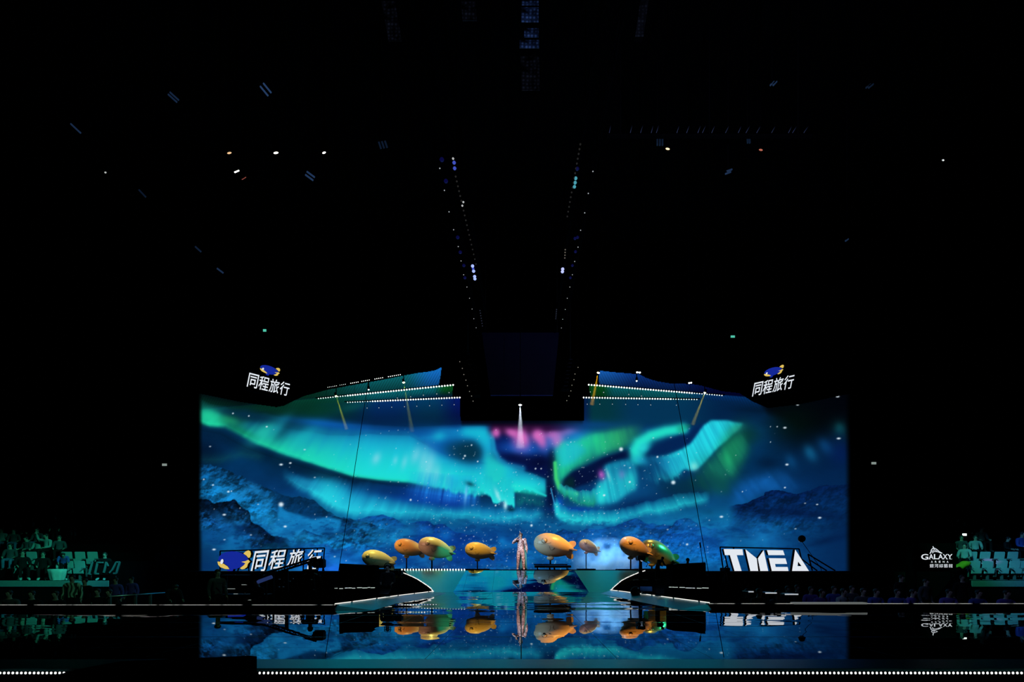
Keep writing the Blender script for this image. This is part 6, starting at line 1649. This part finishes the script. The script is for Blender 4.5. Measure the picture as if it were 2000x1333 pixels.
# camera crane
def crane():
    d = 16.8
    piv = px(560, 1132, d)
    r = empty('camera_crane', (piv.x, d, PIT), 0, 'black camera crane with arm rising across the white Chinese lettering', 'camera crane')
    o = Vector((piv.x, d, PIT)); T = lambda x, y: px(x, y, d) - o
    arm = MB(); p, q = T(488, 1136), T(618, 1094)
    for dz in (0, .12): arm.tube([p + Vector((0, 0, dz)), q + Vector((0, 0, dz * .6))], .035, 8)
    n = 12
    for k in range(n):
        u, v = p.lerp(q, k / n), p.lerp(q, (k + .5) / n); w = p.lerp(q, (k + 1) / n)
        arm.tube([u, v + Vector((0, 0, .11))], .014, 5).tube([v + Vector((0, 0, .11)), w], .014, 5)
    arm.build('arm', M_GEAR, r)
    h = MB().box(tuple(q + Vector((.1, 0, -.12))), (.34, .3, .30), None, 0, .03); h.tube([q + Vector((.1, -.1, -.12)), q + Vector((.1, -.42, -.16))], [.07, .09], 12); h.tube([q, q + Vector((.1, 0, -.05))], .05, 8); h.build('camera_head', M_GEAR, r)
    w = MB()
    for k in range(4): w.tube([p + Vector((.02 + .1 * k, -.16, .03 + .03 * k)), p + Vector((.02 + .1 * k, .16, .03 + .03 * k))], .15, 16)
    w.build('counterweight', M_GEAR, r)
    t = MB(); c = T(560, 1113)
    t.tube([c, (c.x, c.y, .5)], .06, 10)
    for k in range(3):
        a = 2 * math.pi * k / 3 + .4; t.tube([(c.x, c.y, .75), (c.x + .6 * math.cos(a), c.y + .6 * math.sin(a), .0)], .03, 6)
    t.build('tripod', M_GEAR, r)
    m = MB(); a, b = T(511, 1137), T(538, 1127)
    m.tube([a + Vector((0, -.25, 0)), b + Vector((0, -.25, 0))], .06, 10); m.build('blue_monitor', glow('monitor_blue', (.04, .08, .30), .35), r)
    mm = MB().tube([a + Vector((.1, -.2, 0)), p + Vector((.3, 0, .1))], .02, 5); mm.build('monitor_bracket', M_GEAR, r)
    rng = random.Random(5); s = MB()
    for x, y, l in ((455, 1123.5, 10), (513, 1123, 10), (430, 1139.5, 11), (450, 1140, 3), (437, 1145, 8)):
        q2 = T(x, y); s.box(tuple(q2), (l * d / F, .03, .016))
    for x, y in ((496, 1152), (500, 1145), (478, 1160), (546, 1132), (556, 1138), (553, 1147), (566, 1136), (572, 1131), (545, 1147), (608, 1133), (613, 1152), (604, 1159)):
        s.box(tuple(T(x, y)), (.05, .03, .03))
    s.build('glint_fittings', M_STEEL, r)
crane()
def rack():
    d = 17.2
    a, b = px(426, 1123, d), px(520, 1184, d)
    r = empty('equipment_rack', ((a.x + b.x) / 2, d, PIT), 0, 'low dark equipment rack under the blue oval emblem', 'rack')
    w = b.x - a.x; h = a.z - PIT
    m = MB()
    for sx in (-1, 1):
        for y in (0, .5): m.box((sx * w / 2, y, h / 2), (.05, .05, h))
    for t in (.25, .6, .98): m.box((0, .25, h * t), (w, .55, .03))
    m.build('rack_frame', M_GEAR, r)
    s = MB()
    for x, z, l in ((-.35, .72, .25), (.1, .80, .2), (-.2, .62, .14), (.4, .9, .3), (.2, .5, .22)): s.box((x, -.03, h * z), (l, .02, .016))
    s.build('edge_glint', glow('rack_glint', (.7, .8, .78), .35), r)  # glints on the rack put in as emission, no lamps there
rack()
def pedestal_camera():
    d = 20.8; c = px(1251, 1116, d)
    r = empty('broadcast_camera', (c.x, d, .48), 0, 'broadcast camera on a black pedestal below the bright orange airship', 'camera')
    o = Vector((c.x, d, .48)); T = lambda x, y: px(x, y, d) - o
    MB().tube([T(1251, 1094), (0, 0, .02)], [.06, .09], 10).lathe([(.0, .03), (.30, .03), (.30, 0)], 18).build('pedestal', M_GEAR, r)
    b = MB().box(tuple(T(1251, 1091)), (.30, .5, .20), None, 0, .03); q = T(1250, 1091)
    b.tube([q + Vector((0, -.2, 0)), q + Vector((-.02, -.5, 0))], [.08, .1], 12); b.build('camera_body', M_GEAR, r)
    MB().ball(tuple(T(1250, 1094.5) + Vector((0, -.3, 0))), (.05, .03, .07), 10).build('viewfinder', glow('viewfinder_glow', (.45, .55, .75), .5), r)
    h = MB().tube([T(1254, 1095), T(1266, 1101), T(1262, 1108)], .018, 6); h.build('pan_handle', M_GEAR, r)
pedestal_camera()
def ball_monitor():
    d = 17.92; c = px(1242, 1160.5, d)
    r = empty('stage_monitor', (c.x, d, .035), 0, 'round black stage monitor breaking the white outline of the wing', 'loudspeaker')
    MB().ball((0, 0, .17), (.20, .17, .17), 18).box((0, 0, .04), (.3, .24, .08), None, 0, .02).build('cabinet', M_GEAR, r)
    s = MB().ball((.05, -.14, .28), .025, 8); s.tube([(.10, -.1, .2), (.2, -.02, .2), (.3, .05, .14)], .012, 6); s.ball((.2, -.04, .13), .03, 8)
    s.build('chrome_fittings', M_STEEL, r)
ball_monitor()
def blue_wedge(x, y, w, d, label):
    hp = wing_hit(x, y + 10); d = hp.y; c = px(x, y, d); z0 = hp.z
    r = empty('music_stand', (c.x, d, z0), -.2, label, 'music stand', 'blue-lit stands on the wing')
    t = MB().box((0, 0, 0), (w, .02, .24), Matrix.Translation((0, 0, max(.14, c.z - z0))) @ Matrix.Rotation(-.9, 4, 'X'), 0, .008)
    t.build('desk_plate', mat('blue_plate', (.10, .22, .45), .35), r)
    MB().tube([(0, 0, max(.14, c.z - z0) - .02), (0, .02, .02)], .014, 6).lathe([(0, .02), (.16, .02), (.16, 0)], 14).build('pole', M_DKSTEEL, r)
blue_wedge(1262, 1151, .40, 18.4, 'dark blue slanted stand, nearer the round black monitor')
blue_wedge(1289, 1155, .26, 17.8, 'thin blue-edged stand, farther from the round black monitor')
blue_wedge(752, 1156, .32, 18.0, 'blue-lit stand at the knees of the camera operator in black')
# operator's camera on the wing
def small_camera():
    d = 18.6; c = px(779, 1119, d); zw = wing_top(c.x, d)
    r = empty('video_camera', (c.x, d, zw), 0, 'small black video camera beside the operator in black', 'camera')
    h = c.z - zw
    MB().box((0, 0, h), (.26, .34, .16), None, 0, .02).tube([(0, -.15, h), (0, -.32, h)], [.06, .07], 12).build('camera_body', M_GEAR, r)
    for k in range(3):
        a = 2 * math.pi * k / 3; MB().tube([(0, 0, h - .08), (.25 * math.cos(a), .25 * math.sin(a), .0)], .016, 6).build('leg', M_GEAR, r)
    MB().box((-.16, .0, h + .07), (.08, .05, .03)).ball((-.16, -.03, h - .06), .03, 8).build('chrome_fittings', M_STEEL, r)
small_camera()
def boom():
    d = 24.5; a = px(1604, 1112, d); b = px(1566, 1053, d)
    r = empty('boom_pole', (a.x, d, PIT), 0, 'thin boom pole with a round dark head in front of the screen corner', 'boom pole')
    o = Vector((a.x, d, PIT))
    MB().tube([a - o - Vector((0, 0, a.z - PIT - .0)), a - o, b - o + Vector((0, 0, -.12))], .014, 6).build('pole', M_GEAR, r)
    MB().ball(tuple(b - o), (.17, .17, .17), 16).build('head', M_GEAR, r)
boom()
def mic_mast():
    d = 20.9; t = px(1367, 1060, d); bt = px(1373, 1102, d)
    r = empty('antenna_mast', (bt.x, d, .68), 0, 'slim dark mast standing beside the slanting cable, behind the sloping black box', 'mast')
    o = Vector((bt.x, d, .68))
    MB().tube([(0, 0, .0), bt - o, t - o], [.02, .016, .01], 6).tube([t - o, t - o + (bt - t) * .25], .03, 8).build('pole', M_GEAR, r)
    MB().lathe([(0, .03), (.2, .03), (.2, 0)], 14).build('base', M_GEAR, r)
mic_mast()
def silhouette_camera():
    d = 25.2; c = px(1416, 1113, d)
    r = empty('video_camera', (c.x, d, PIT), .3, 'small dark video camera at the foot of the letter T', 'camera')
    z = c.z - PIT
    MB().box((0, 0, z), (.3, .42, .17), None, 0, .02).tube([(0, 0, z + .08), (.12, 0, z + .18)], .03, 6).build('camera_body', M_GEAR, r)
    for k in range(3):
        a = 2 * math.pi * k / 3; MB().tube([(0, 0, z - .06), (.5 * math.cos(a), .25 * math.sin(a), 0)], .025, 6).build('leg', M_GEAR, r)
silhouette_camera()
# black case low before the front lamps
def front_case():
    d = 5.0
    r = empty('flight_case', (px(222, 0, d).x, d, PIT), 0, 'low black case with slanting top hiding part of the front lamp row', 'equipment case')
    o = Vector((px(222, 0, d).x, d, PIT)); T = lambda x, y: px(x, y, d) - o
    pts = [(445, 1303), (430, 1301.5), (210, 1311), (150, 1313.5), (80, 1326), (55, 1340)]
    q = [T(*p) for p in pts]; prof = [(v.x, v.z) for v in q] + [(q[-1].x, 0), (q[0].x, 0)]
    MB().prism(prof, .55).build('case', M_BLACK, r)
    MB().tube([T(430, 1302) + Vector((0, .0, .0)), T(210, 1311.5)], .008, 6).build('edge_trim', M_DKSTEEL, r)
    for x in (430, 130): MB().box((T(x, 0).x - .1 * (1 if x > 300 else -1), -.01, .35), (.10, .02, .06), None, 0, .005).build('latch', M_DKSTEEL, r)
front_case()
